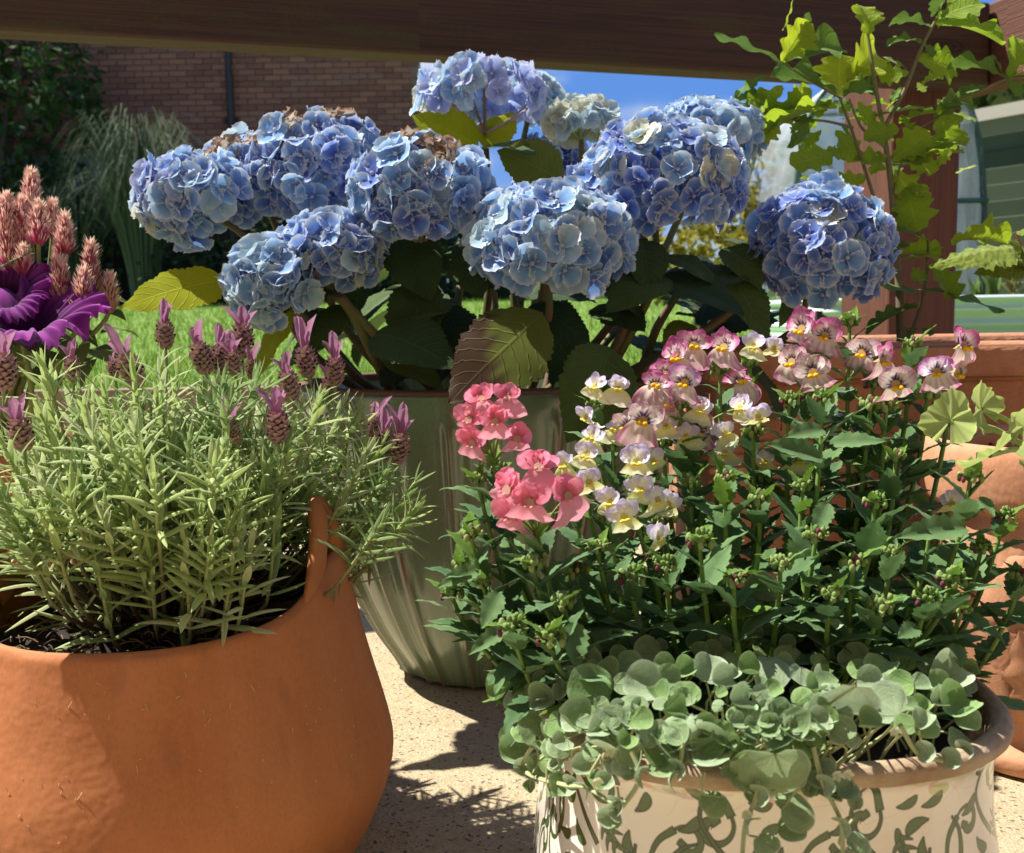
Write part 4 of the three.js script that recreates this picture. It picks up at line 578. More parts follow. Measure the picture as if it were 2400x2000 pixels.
// ---------- plume celosia and petunia at the left edge ----------
{
  seed(303);
  const plant = thing('plume_celosia', 'pink and cream feathery plume flowers behind the lavender', 'celosia');
  const brist = blade({ L: 1, prof: t => 0.075 * (1 - t * t) + 0.008, nL: 4, nW: 1, bend: -0.3, fold: 0.4, col: t => t < 0.4 ? [0.58, 0.09, 0.20] : t < 0.65 ? [0.76, 0.26, 0.34] : [0.88, 0.70, 0.56] });
  const pm = tissue([1, 1, 1], 0.35), root = V(-0.50, 0.262, -1.0), sm = std([0.20, 0.24, 0.08]);
  for (const [px, yt, yb, hw, d] of [[72, 405, 505, 32, 0.95], [12, 460, 575, 32, 0.93], [48, 468, 580, 34, 0.94], [90, 480, 580, 34, 0.92], [122, 476, 560, 22, 0.96], [150, 506, 600, 30, 0.94], [20, 530, 640, 36, 0.93], [55, 585, 645, 26, 0.92], [140, 575, 625, 22, 0.96], [212, 566, 720, 34, 0.93], [140, 610, 715, 34, 0.92], [95, 642, 710, 26, 0.93], [255, 648, 735, 28, 0.93], [195, 635, 745, 36, 0.91], [-20, 480, 640, 36, 0.95]]) {
    const a = at(px, yb, d), t = at(px, yt, d), H = a.distanceTo(t), W = hw / FOC * d * 1.15, L = [], ax = t.clone().sub(a).normalize(); const n = Math.round(280 + H * 5200), fade = px > 120 && yb > 690;
    for (let i = 0; i < n; i++) { const v = Math.pow(rnd(), 0.8), ang = rnd() * 6.283, lump = 0.8 + 0.3 * n3(ang, v * 4, px), r = W * 0.70 * Math.pow(1 - v * 0.97, 0.62) * Math.pow(Math.min(1, v * 5 + 0.45), 0.7) * lump, q = V(Math.cos(ang), 0, Math.sin(ang)); const p = a.clone().addScaledVector(ax, v * H * 0.93).addScaledVector(q, r); const g = brist.clone().applyMatrix4(frame(p.clone().addScaledVector(q, -0.002), q.clone().multiplyScalar(rr(0.35, 0.9)).addScaledVector(ax, rr(0.5, 1)), ax, rr(0.008, 0.0125))); if (fade && v < 0.55) { const c = g.attributes.color; for (let k = 0; k < c.count; k++) c.setXYZ(k, mix(c.getX(k), 0.66, 0.6), mix(c.getY(k), 0.45, 0.6), mix(c.getZ(k), 0.26, 0.6)); } L.push(g); }
    L.push(tint(new THREE.SphereGeometry(1, 8, 8).scale(W * 0.5, H * 0.45, W * 0.5).applyMatrix4(frame(a.clone().lerp(t, 0.46), V(0, 0, 1), ax)), [0.42, 0.09, 0.13]));
    const o = part('plume_stem', tube([V(root.x + sgn() * 0.03, root.y, root.z + sgn() * 0.03), root.clone().lerp(a, 0.6).add(V(0.01, 0.02, 0)), a, a.clone().lerp(t, 0.3)], 0.0028, 0.0016, 6, 10), sm, plant); part('plume', mergeAll(L), pm, o, 'stuff');
  }
  const lg = blade({ L: 1, prof: t => 0.17 * Math.sin(Math.PI * Math.pow(t, 0.8)), nL: 8, nW: 2, bend: 0.9, fold: 0.2 }), lm2 = tissue([0.09, 0.13, 0.03], 0.3);
  for (let i = 0; i < 26; i++) { const b = at(rr(-60, 260), rr(640, 860), rr(0.92, 1.0)); put(part('leaf', lg, lm2, plant), frame(b, V(sgn(), rr(-0.6, 0.5), rr(-0.2, 0.8)), V(0, 1, 0.4), rr(0.03, 0.06))); }
  const pet = thing('petunia', 'deep purple ruffled petunia bloom beside the plume flowers', 'petunia');
  const pmat = tissue([1, 1, 1], 0.4, { sheen: 0.25, sheenColor: new THREE.Color(0.8, 0.3, 0.8), sheenRoughness: 0.4 });
  const bloom = (px, py, d, R, nrm, name, sd) => {
    const g = sheet(260, 24, (u, v) => { const a = u * 6.28318, lob = 1 + 0.05 * Math.cos(5 * a + sd) + 0.05 * n3(Math.cos(a) * 3, Math.sin(a) * 3, sd), r = R * v * lob, ru = Math.pow(v, 3) * R * (0.07 * Math.sin(7 * a + 2.2 * Math.sin(3 * a + sd)) + 0.085 * Math.sin(17 * a + 3 * Math.sin(2 * a) + sd) + 0.05 * Math.sin(37 * a + 4 * Math.sin(3 * a)) + 0.10 * n3(Math.cos(a) * 5, Math.sin(a) * 5, 2 + sd)); return [Math.cos(a) * r, -0.75 * R * Math.pow(1 - v, 1.8) - 0.16 * R * v * v * v + ru, Math.sin(a) * r]; },
      (u, v) => { const q = 0.5 + 0.5 * Math.sin(u * 6.28318 * 25 + 2 * Math.sin(v * 7)); return mixc([0.035, 0.004, 0.05], mixc([0.19, 0.014, 0.21], [0.38, 0.06, 0.39], q), sstep(0.25, 0.85, v)); });
    put(part(name, seamless(g, 260, 24), pmat, pet), frame(at(px, py, d), V(1, -0.1, 0.1), V(...nrm)));
  };
  bloom(52, 705, 0.87, 0.066, [-0.12, 0.93, 0.36], 'corolla', 0); bloom(-5, 665, 0.90, 0.046, [-0.2, 0.75, 0.62], 'corolla', 2);
  const c = at(52, 790, 0.885); part('stem', tube([V(-0.47, 0.262, -0.97), c.clone().add(V(0, -0.05, -0.01)), c], 0.002, 0.003, 6), sm, pet);
  for (let i = 0; i < 12; i++) { const b = at(rr(-20, 230), rr(770, 860), rr(0.87, 0.93)); put(part('leaf', lg, tissue([0.10, 0.15, 0.04], 0.3), pet), frame(b, V(sgn(), rr(-0.5, 0.5), rr(0, 0.8)), V(0, 1, 0.4), V(0.05, 0.035, 0.035))); }
}

// ---------- nemesia in the cream pot ----------
{
  seed(505);
  const lobe = (L, W, c, o = {}) => blade({ L, prof: t => W / L * Math.pow(Math.sin(Math.PI * Math.pow(0.06 + t * 0.94, 1.15)), 0.6), nL: 10, nW: 5, bend: -0.25, cup: 0.16, wave: 0.03, ...o, col: c });
  const vein = s => Math.pow(Math.abs(Math.sin(s * 9)), 3);
  const sets = {
    bicolour: { up: (t, s) => { const base = mixc([0.88, 0.76, 0.76], [0.58, 0.13, 0.34], clamp(0.10 + sstep(0.45, 0.95, t + 0.28 * Math.pow(Math.abs(s), 2)) * 0.85 + 0.30 * vein(s) * sstep(0.25, 0.7, t))); return mixc([0.10, 0.03, 0.12], base, sstep(0.16, 0.34, t + 0.1 * Math.sin(s * 12))); }, lip: (t, s) => mixc([0.88, 0.80, 0.66], [0.62, 0.18, 0.40], clamp(0.7 * vein(s) + 0.5 * sstep(0.4, 1, Math.abs(s)) + 0.35 * sstep(0.6, 1, t)) * sstep(0.1, 0.4, t)), pal: [0.95, 0.50, 0.02], L: 0.0140 },
    lilac: { up: (t, s) => mixc([0.88, 0.86, 0.74], mixc([0.62, 0.50, 0.88], [0.86, 0.84, 0.92], 0.2 + 0.5 * vein(s)), sstep(0.25, 0.85, t)), lip: (t, s) => mixc([0.92, 0.86, 0.40], [0.92, 0.90, 0.66], sstep(0.25, 0.75, t)), pal: [0.94, 0.76, 0.08], L: 0.0100 },
    pink: { up: (t, s) => mixc([0.66, 0.15, 0.22], mixc([0.88, 0.24, 0.38], [0.92, 0.46, 0.57], 0.6 * vein(s)), sstep(0.1, 0.6, t)), lip: (t, s) => mixc([0.90, 0.36, 0.47], [0.90, 0.42, 0.53], t), pal: [0.86, 0.32, 0.34], L: 0.0150 } };
  sets.violet = { ...sets.bicolour, up: (t, s) => { const base = mixc([0.92, 0.88, 0.90], [0.56, 0.17, 0.50], clamp(sstep(0.5, 0.98, t + 0.3 * s * s) * 0.8 + 0.3 * vein(s) * sstep(0.2, 0.7, t))); return mixc([0.10, 0.04, 0.20], base, sstep(0.16, 0.36, t + 0.1 * Math.sin(s * 12))); } };
  sets.dusty = { ...sets.bicolour, up: (t, s) => { const base = mixc([0.86, 0.79, 0.72], [0.46, 0.14, 0.27], clamp(sstep(0.45, 1.0, t) * 0.6 + 0.45 * vein(s) * sstep(0.2, 0.7, t))); return mixc([0.10, 0.04, 0.14], base, sstep(0.18, 0.4, t + 0.1 * Math.sin(s * 12))); } };
  const petalM = tissue([1, 1, 1], 0.36), palM = tissue([1, 1, 1], 0.05);
  for (const k in sets) { const s = sets[k], L = s.L; s.g = [lobe(L, L * (k === 'lilac' ? 0.40 : 0.44), s.up), lobe(L * 0.95, L * (k === 'lilac' ? 0.44 : 0.48), s.up, { ph: 2, bend: 0.35 }), lobe(L * 1.04, L * 0.42, s.up, { ph: 4, bend: -0.7, wave: 0.05 }), lobe(L * 0.92, L * 0.46, s.up, { ph: 1, bend: 0.1, cup: 0.4, wave: 0.05 })]; s.lipG = sheet(14, 10, (u, v) => { const x = (u - 0.5) * 2, w = L * (0.30 + 0.72 * Math.pow(v, 0.6)) * Math.sqrt(1 - 0.18 * v * v), y = L * 1.05 * v * (1 - 0.20 * x * x * v) * (1 - 0.14 * Math.exp(-Math.pow(x / 0.22, 2)) * v); return [x * w, y, L * (0.30 * Math.sin(v * 2.2) - 0.55 * v * v + 0.06 * Math.sin(x * 9) * v)]; }, (u, v) => s.lip(v, (u - 0.5) * 2)); s.palG = mergeAll([-1, 1].map(q => tint(new THREE.SphereGeometry(L * (k === 'pink' ? 0.08 : k === 'lilac' ? 0.12 : 0.13), 8, 6).scale(k === 'lilac' ? 1.3 : 1, k === 'lilac' ? 0.7 : 0.85, 1).translate(q * L * 0.13, 0, 0), s.pal))); s.tubeG = tint(new THREE.ConeGeometry(L * 0.22, L * 0.6, 7).rotateX(-Math.PI / 2).translate(0, 0, -L * 0.2), mixc(s.pal, [0.5, 0.5, 0.3], 0.6)); }
  // a flower: local frame z = the way it looks, y = up
  function flower(parent, kind, p, face, roll = 0, sc = 1) {
    const s = sets[kind], f = new THREE.Group(); f.name = 'flower'; parent.add(f); put(f, frame(p, face, V(Math.sin(roll), Math.cos(roll), 0.05), sc));
    for (const [a, k] of [[-0.98, 1], [-0.33, 0], [0.33, 0], [0.98, 1]]) { const aa = a + sgn() * 0.16, q = rr(0.80, 1.04); const m = part('petal', s.g[(rnd() * 4) | 0], petalM, f); put(m, frame(V(Math.sin(aa) * s.L * 0.06, Math.cos(aa) * s.L * 0.06, k * 0.0006), V(Math.sin(aa), Math.cos(aa), rr(-0.25, 0.40)), V(sgn() * 0.3, 0.12, 1), V(q * rr(0.85, 1.1), q, q))); }
    const lip = part('lip', s.lipG, petalM, f); lip.rotation.set(rr(0.25, 0.8), 0, Math.PI + sgn() * 0.15); lip.scale.set(rr(0.95, 1.25), rr(0.95, 1.25), 1); lip.position.set(0, 0, s.L * 0.04);
    const pal = part('palate', s.palG, palM, f); pal.position.set(0, -s.L * 0.16, s.L * 0.26); part('throat', s.tubeG, petalM, f); return f;
  }
  const vt = veinTex([0.86, 0.9, 0.86], [1.0, 1.0, 0.9], [0.7, 0.78, 0.7], 4, 128, 256), LG = [];
  for (let v = 0; v < 5; v++) LG.push(blade({ L: 1, prof: t => 0.175 * Math.pow(Math.sin(Math.PI * Math.pow(0.03 + t * 0.97, 0.72)), 0.9), nL: 22, nW: 3, bend: [0.35, 0.75, 0.1, 1.1, 0.5][v], bend0: 0.1, fold: [0.3, 0.2, 0.45, 0.25, 0.1][v], teeth: 0.34, tk: 7, wave: 0.012, ph: v, col: (t, s) => { const g = 0.8 + 0.3 * Math.abs(s); return [g, g, g]; } }));
  const leafM = [[0.12, 0.225, 0.085], [0.16, 0.275, 0.11], [0.095, 0.185, 0.075]].map(c => tissue(c, 0.28, { map: vt, clearcoat: 0.15, clearcoatRoughness: 0.5 })), young = tissue([0.17, 0.30, 0.045], 0.35, { map: vt });
  const stemM = std([0.155, 0.26, 0.05], { roughness: 0.6 });
  const budBits = () => { const L = []; for (let i = 0; i < 26; i++) { const a = rnd() * 6.28, r = Math.sqrt(rnd()) * 0.0062, h = rr(0, 0.005) + 0.003 * (1 - r / 0.006), s = rr(0.0009, 0.0016); L.push(tint(new THREE.IcosahedronGeometry(s, 1).scale(1, 1.5, 1).translate(Math.cos(a) * r, h, Math.sin(a) * r), rnd() < 0.025 ? [0.22, 0.05, 0.09] : mixc([0.16, 0.27, 0.07], [0.36, 0.44, 0.16], rnd()))); } for (let i = 0; i < 9; i++) { const a = i * 0.7 + sgn() * 0.2; L.push(tint(LG[i % 3].clone().applyMatrix4(frame(V(0, 0, 0), V(Math.cos(a), rr(0.1, 0.9), Math.sin(a)), V(0, 1, 0), rr(0.006, 0.011))), mixc([0.14, 0.24, 0.07], [0.24, 0.34, 0.10], rnd()))); } return mergeAll(L); };
  const budG = [budBits(), budBits(), budBits()], budM = tissue([1, 1, 1], 0.2);
  const plants = {
    pink: thing('nemesia_pink', 'salmon pink flowered nemesia at the edge of the cream pot', 'nemesia'), lilac: thing('nemesia_lilac', 'lilac and pale yellow flowered nemesia in the cream pot', 'nemesia'), bicolour: thing('nemesia_magenta', 'magenta and white veined nemesia with orange throats in the cream pot', 'nemesia') };
  const leaves = { pink: [], lilac: [], bicolour: [] };
  function stemTo(key, tip, { bud = true, n = 0, big = 1, base } = {}) {
    const dx = tip.x - SCROLL.x, root = base || V(SCROLL.x + clamp(dx * 0.62, -0.105, 0.105) + sgn() * 0.012, 0.16, clamp(tip.z * 0.55 - 0.60 * 0.45 + sgn() * 0.02, -0.70, -0.535));
    const curve = new THREE.CatmullRomCurve3([root, V(mix(root.x, tip.x, 0.55) + sgn() * 0.006, mix(root.y, tip.y, 0.4), mix(root.z, tip.z, 0.5) + sgn() * 0.006), V(mix(root.x, tip.x, 0.9), mix(root.y, tip.y, 0.78), mix(root.z, tip.z, 0.9)), tip]);
    const len = curve.getLength(), np = n || Math.max(3, Math.round(len / 0.020));
    const st = part('stem', tube(curve.getPoints(8), v => mix(0.0021, 0.0012, v), 0, 6, 14), stemM, plants[key]);
    for (let k = 0; k < np; k++) { const t = mix(0.10, 0.985, k / (np - 1)), p = curve.getPoint(t), tg = curve.getTangent(t), a0 = k * 1.57 + rnd();
      for (const sd of [0, 1]) { const a = a0 + sd * Math.PI + sgn() * 0.25, o = V(Math.cos(a), 0, Math.sin(a)), open = mix(1.35, 0.65, t) + sgn() * 0.15, d = tg.clone().multiplyScalar(Math.cos(open)).addScaledVector(o, Math.sin(open)), up = V(0, 1, 0).addScaledVector(o, -0.2); const ll = mix(0.054, 0.019, Math.pow(t, 1.7)) * rr(0.75, 1.15) * big; leaves[key].push({ g: LG[(rnd() * 5) | 0], mat: t > 0.93 || rnd() < 0.06 ? young : leafM[(rnd() * 3) | 0], m: frame(p, d, up, V(ll * rr(0.95, 1.3), ll, ll)) }); } }
    if (bud) { const b = part('bud_cluster', budG[(rnd() * 3) | 0], budM, plants[key], 'stuff'); put(b, frame(tip, V(1, 0, 0), curve.getTangent(1), rr(0.85, 1.25))); }
    return { tip, st };
  }
  const look = (p, dx = 0, dy = 0, j = 0.25) => toCam(p).add(V(dx + sgn() * j, dy + sgn() * j * 0.6, 0)).normalize();
  const stalk = (key, a, b) => part('flower_stalk', tube([a, a.clone().lerp(b, 0.6).add(V(0, 0.002, 0)), b], 0.0008, 0.0006, 5, 5), stemM, plants[key]);
  // pink clusters
  for (const [px, py, d, sc, list] of [[1156, 1088, 0.60, 0.76, [[1160, 990, 0.05, 0.1, 0], [1100, 985, -0.55, 0.2, 0.25], [1130, 938, -0.3, 0.6, -0.1], [1188, 935, 0.3, 0.7, 0.1], [1108, 1040, -0.5, -0.15, 0.1], [1210, 1030, 0.55, 0, 0.1]]], [1262, 1258, 0.565, 0.90, [[1242, 1180, -0.1, 0.05, 0.05], [1190, 1150, -0.75, 0.2, 0.3], [1262, 1098, 0.1, 0.75, 0], [1330, 1165, 0.7, 0.2, -0.3], [1200, 1212, -0.6, -0.1, 0.1]]]]) {
    const tip = at(px, py, d); stemTo('pink', tip, { bud: false });
    list.forEach(([x, y, dx, dy, r], i) => { const p = at(x, y, d - (i === 0 ? 0.018 : 0.004)); stalk('pink', tip, p.clone().addScaledVector(toCam(p), -0.004)); flower(plants.pink, 'pink', p, look(p, dx, dy, 0.1), r, sc); });
  }
  for (const [x, y, d] of [[1105, 1262, 0.58], [1120, 1130, 0.60], [1170, 1110, 0.61], [1130, 1370, 0.58], [1080, 1330, 0.59], [1250, 1330, 0.56], [1320, 1420, 0.55], [1200, 1480, 0.54], [1290, 1500, 0.53], [1060, 1400, 0.60], [1350, 1350, 0.58]]) stemTo('pink', at(x, y, d), { big: 0.95 });
  // lilac flowers: px, py, depth, look dx, dy
  const lil = [[1396, 908, 0.66, -0.3, 0.2], [1448, 912, 0.66, 0.2, 0.3], [1376, 978, 0.65, -0.8, -0.1], [1376, 1068, 0.63, -0.2, 0.2], [1386, 1028, 0.64, 0.1, 0.5], [1492, 1082, 0.60, 0, 0.05], [1380, 1130, 0.61, 0, 0.05], [1322, 1092, 0.63, -0.6, 0.1], [1432, 1178, 0.60, -0.4, 0], [1464, 1212, 0.585, 0, 0], [1500, 1148, 0.60, 0.1, 0.2], [1540, 1172, 0.60, 0.4, 0], [1565, 1182, 0.61, 0.7, 0], [1540, 1262, 0.59, 0.8, -0.1], [1768, 812, 0.70, -0.5, 0], [1812, 816, 0.70, 0.3, -0.2], [1640, 962, 0.66, -0.2, 0.2], [1736, 956, 0.66, -0.7, 0.2], [1776, 976, 0.65, 0.2, -0.1], [1608, 1024, 0.66, -0.2, 0.4], [1698, 1018, 0.66, 0.3, 0.3], [1792, 1084, 0.67, 0, 0.1], [1872, 1082, 0.67, 0.4, 0.1], [2024, 1090, 0.68, -0.2, 0], [1560, 1000, 0.66, 0.3, 0.3], [1530, 1080, 0.64, 0.5, 0.1], [1440, 1010, 0.66, 0, 0.6], [1350, 1150, 0.62, -0.5, 0.1], [1700, 1060, 0.68, 0.2, 0.1], [1960, 1000, 0.70, 0.3, 0.2], [2120, 1130, 0.69, 0.2, 0.1], [2230, 1180, 0.66, 0.3, 0]];
  const grp = []; lil.forEach(f => { const p = at(f[0], f[1], f[2]); let g = grp.find(q => q.c.distanceTo(p) < 0.028 && q.n < 4); if (!g) { g = { c: p.clone(), n: 0, f: [] }; grp.push(g); } g.n++; g.f.push([p, f]); });
  for (const g of grp) { const tip = g.c.clone().add(V(0, -0.014, -0.012)); stemTo('lilac', tip, { big: 0.8 }); for (const [p, f] of g.f) { stalk('lilac', tip, p.clone().addScaledVector(toCam(p), -0.003)); flower(plants.lilac, 'lilac', p, look(p, f[3] * 1.2, f[4] * 1.2, 0.35), sgn() * 0.35, f[0] === 1464 || f[0] === 1492 ? 1.12 : 1); } }
  // bicolour flowers
  const bic = [[1934, 788, 0.68, 0, 0.15, 'bicolour'], [1882, 772, 0.69, -0.8, 0.2, 'bicolour'], [1698, 816, 0.68, -0.55, 0.3, 'bicolour'], [1906, 874, 0.66, 0, 0.05, 'dusty'], [2196, 872, 0.65, 0, 0.05, 'violet'], [2098, 902, 0.64, 0.35, -0.05, 'dusty'], [2022, 828, 0.68, -0.4, 0.1, 'dusty'], [2066, 846, 0.67, 0.8, 0.1, 'bicolour'], [2256, 812, 0.67, 0.75, 0.2, 'bicolour'], [1858, 850, 0.68, -0.6, 0.1, 'dusty'], [1606, 898, 0.65, -0.2, 0.1, 'violet'], [1626, 812, 0.68, 0.1, 0.4, 'bicolour'], [1734, 898, 0.68, 0.3, 0.9, 'bicolour'], [1538, 906, 0.66, -0.1, 0.5, 'bicolour'], [1506, 988, 0.64, 0, 0.2, 'dusty'], [1472, 1002, 0.65, -0.6, 0.2, 'dusty'], [1590, 838, 0.68, -0.6, 0.2, 'bicolour'], [1560, 950, 0.66, 0.3, 0.4, 'dusty'], [1632, 1010, 0.67, 0.1, 0.1, 'dusty'], [2240, 872, 0.68, 0.7, -0.1, 'dusty'], [1560, 880, 0.68, 0.4, 0.5, 'bicolour']];
  const gb = []; bic.forEach(f => { const p = at(f[0], f[1], f[2]); let g = gb.find(q => q.c.distanceTo(p) < 0.032 && q.n < 4); if (!g) { g = { c: p.clone(), n: 0, f: [] }; gb.push(g); } g.n++; g.f.push([p, f]); });
  for (const g of gb) { const tip = g.c.clone().add(V(0, -0.018, -0.014)); stemTo('bicolour', tip, { big: 0.9 }); for (const [p, f] of g.f) { stalk('bicolour', tip, p.clone().addScaledVector(toCam(p), -0.003)); flower(plants.bicolour, f[5], p, look(p, f[3] * 1.3, f[4] * 1.3, 0.22), sgn() * 0.25, rr(0.92, 1.1)); } }
  for (const [x, y, d] of [[1930, 940, 0.64], [1992, 762, 0.69], [2140, 812, 0.68], [2275, 1125, 0.60], [2050, 1185, 0.60], [1912, 1265, 0.57], [1640, 1275, 0.56], [2170, 1410, 0.55], [2230, 1365, 0.56], [2355, 1215, 0.62], [2040, 960, 0.66], [1850, 945, 0.67], [2090, 1300, 0.57], [1780, 1180, 0.60], [1700, 1130, 0.61], [2000, 1330, 0.56], [1830, 1330, 0.56], [2180, 1250, 0.60], [2300, 1290, 0.60], [2390, 1360, 0.60], [1560, 1330, 0.57], [1720, 1370, 0.55], [1950, 1400, 0.55], [1480, 1360, 0.57], [1620, 1140, 0.64], [2100, 1080, 0.64], [1400, 1290, 0.58], [1880, 1150, 0.63], [2250, 1440, 0.57], [2060, 1430, 0.55]]) stemTo(x < 1600 ? 'lilac' : 'bicolour', at(x, y, d), { big: 1.0 });
  // explicit broad leaves in front
  for (const [bx, by, tx, ty, d, w] of [[2265, 1238, 2088, 1268, 0.585, 0.95], [1930, 1008, 1835, 1030, 0.62, 1.2], [1925, 1075, 1785, 1045, 0.62, 1.2], [1945, 1040, 2080, 1040, 0.62, 1.1], [1940, 1180, 1905, 1262, 0.58, 1.3], [2300, 1165, 2330, 1215, 0.60, 1.3], [1170, 1390, 1128, 1478, 0.56, 1.5], [1125, 1335, 1022, 1382, 0.57, 1.1], [1190, 1470, 1095, 1540, 0.55, 1.0], [1345, 1460, 1352, 1575, 0.535, 1.5], [2240, 1510, 2250, 1570, 0.55, 1.6], [2150, 1470, 2100, 1500, 0.545, 1.4]]) { const b = at(bx, by, d), t = at(tx, ty, d - 0.012), l = b.distanceTo(t); leaves[bx < 1400 ? 'pink' : 'bicolour'].push({ g: LG[2], mat: leafM[1], m: frame(b, aim(b, t), V(0.1, 0.75, 0.7), V(l * w, l, l)) }); }
  for (const k in leaves) pieces('leaf', leaves[k], plants[k], 'leaf_mass');
}

// ---------- silver trailing plant round the rim ----------
{
  seed(606);
  const plant = thing('silver_dichondra', 'silvery round leaved trailing plant spilling over the cream pot rim', 'trailing plant');
  const fuzz = tex(256, 256, (u, v) => { const q = clamp(0.90 + 0.10 * fbm(u * 9, v * 7, 1, 4) + 0.06 * n3(u * 60, v * 60, 2)); return [q, q, q * 0.98]; }), fuzzB = tex(256, 256, (u, v) => 0.5 + 0.25 * fbm(u * 14, v * 10, 5, 3) - 0.35 * Math.pow(Math.abs(Math.cos(u * 12.566)), 10), false);
  const LG = []; for (let v = 0; v < 6; v++) LG.push(sheet(28, 9, (u, v2) => { // kidney blade: stalk at the origin, fan along +z
    const a = (u - 0.5) * 2 * (2.35 + 0.12 * v), r = v2 * (1.12 + 0.16 * Math.cos(a) - 0.10 * Math.exp(-Math.pow(a / 0.35, 2))) * 0.56, cup = [0.45, 1.0, 0.2, 1.5, -0.35, 0.7][v]; const x = Math.sin(a) * r, z = 0.42 * v2 + Math.cos(a) * r; return [x, cup * (x * x * 1.5 + 0.35 * Math.pow(z - 0.35, 2)) + 0.035 * Math.sin(a * 3 + v) * v2 + 0.02 * Math.sin(a * 7 + v * 2) * v2 * v2, z]; },
    (u, v2) => { const e = sstep(0.86, 1, v2), n = 0.94 + 0.10 * n3(u * 9, v2 * 5, v); const ve = 0.14 * Math.pow(Math.abs(Math.cos(u * 12.566)), 14) * (1 - v2); return mixc([0.64 * n, 0.70 * n, 0.58 * n], [1, 1, 1], e * 0.8 + ve); }));
  const mats = [[0.52, 0.66, 0.43], [0.46, 0.61, 0.36], [0.60, 0.71, 0.53], [0.40, 0.58, 0.26]].map(c => tissue(c, 0.3, { map: fuzz, bumpMap: fuzzB, bumpScale: 0.0004 })), sm = std([0.36, 0.40, 0.20], { roughness: 0.7 });
  const front = px => 0.464 + Math.pow(Math.abs(px - 1785) / 600, 4) * 0.13;
  const put1 = (px, py, r, back = 0, d0) => {
    const d = d0 || (py > 1690 ? front(px) : mix(0.66, front(px) + 0.01, sstep(1380, 1690, py))), c = at(px, py, d), s = r * 2 / FOC * d * 0.98;
    const up = (back ? V(0, -0.35, 1.0) : V(0, 0.9, 0.75)).add(V(sgn() * 0.75, sgn() * 0.35, sgn() * 0.35)).normalize();
    let dir = V(sgn(), rr(-0.4, 0.5), back ? 0.1 : sgn() * 0.6); if (back) dir = V(sgn() * 0.3, -1, 0.2); dir.addScaledVector(up, -dir.dot(up)).normalize();
    const base = c.clone().addScaledVector(dir, -s * 0.4); put(part('leaf', LG[(rnd() * 6) | 0], mats[(rnd() * 4) | 0], plant), frame(base, dir, up, s));
    const low = py > 1780, anchor = low ? at(px + sgn() * 30, py - 70, front(px) + 0.002) : V(clamp(mix(c.x, SCROLL.x, 0.2) + sgn() * 0.03, SCROLL.x - 0.115, SCROLL.x + 0.115), 0.168, Math.min(c.z - rr(0.012, 0.045), -0.495));
    const mid2 = anchor.clone().lerp(base, 0.5).add(V(sgn() * 0.008, low ? -0.004 : 0.004, 0)); if (!low) mid2.y = Math.max(mid2.y, 0.186);
    return part('leaf_stalk', tube([anchor, mid2, base], 0.0007, 0.0006, 5, 6), sm, plant);
  };
  const list = [[1488, 1380, 38], [1212, 1548, 34], [1416, 1500, 36], [1300, 1548, 34], [1392, 1622, 60], [1516, 1612, 44], [1488, 1672, 42], [1424, 1748, 46], [1552, 1738, 46], [1256, 1712, 42], [1212, 1768, 46], [1172, 1632, 30], [1572, 1672, 27], [1456, 1448, 36], [1424, 1916, 24], [1256, 1492, 32], [1532, 1536, 40], [1644, 1412, 26], [1704, 1522, 22], [1928, 1508, 42], [2008, 1548, 34], [2076, 1572, 36], [1804, 1568, 42], [1660, 1576, 36], [1876, 1580, 27], [1732, 1652, 30], [1780, 1656, 28], [1824, 1684, 48], [1912, 1672, 26], [2080, 1656, 50], [2164, 1680, 42], [2212, 1596, 42], [2248, 1656, 42], [1676, 1756, 45], [1840, 1736, 38], [1896, 1744, 32], [1976, 1716, 32], [1860, 1896, 50], [1676, 1880, 31], [1928, 1860, 30], [1852, 1945, 32], [1792, 1976, 29], [2016, 1986, 31], [2256, 1736, 30], [2168, 1524, 30], [1628, 1716, 20], [1940, 1480, 30], [1948, 1436, 26], [1240, 1600, 30], [1280, 1640, 30], [1330, 1590, 32], [1350, 1690, 30], [1610, 1630, 30], [1560, 1590, 30], [1590, 1690, 30], [1700, 1600, 28], [2030, 1600, 30], [2120, 1610, 34], [2130, 1540, 28], [2050, 1700, 26], [1750, 1720, 24], [1380, 1560, 28], [1470, 1560, 30], [1640, 1500, 28], [1760, 1500, 26], [1850, 1540, 28], [1320, 1740, 24], [1300, 1700, 28], [1880, 1640, 26], [1950, 1640, 28], [2000, 1500, 26]];
  for (const l of list) put1(l[0], l[1], l[2] * (l[2] > 45 ? 0.84 : 0.9));
  put1(1812, 1812, 76, 1, 0.455); put1(1992, 1630, 58, 1, 0.47); put1(1792, 1405, 44, 0, 0.60);
  for (let i = 0; i < 150; i++) put1(rr(1180, 2280), mix(1425, 1745, Math.pow(rnd(), 0.8)), rr(13, 25));
  for (let i = 0; i < 46; i++) { const x = rr(1230, 1980); put1(x, rr(1690, 1790) - (x > 1900 ? 40 : 0), rr(18, 34)); }
  for (let i = 0; i < 44; i++) put1(rr(1240, 2290), rr(1370, 1520), rr(14, 27));
  for (let i = 0; i < 30; i++) { const x = [1290, 1420, 1760, 1880, 1960][i % 5] + sgn() * 55; put1(x, rr(1775, 1890), rr(13, 26)); }
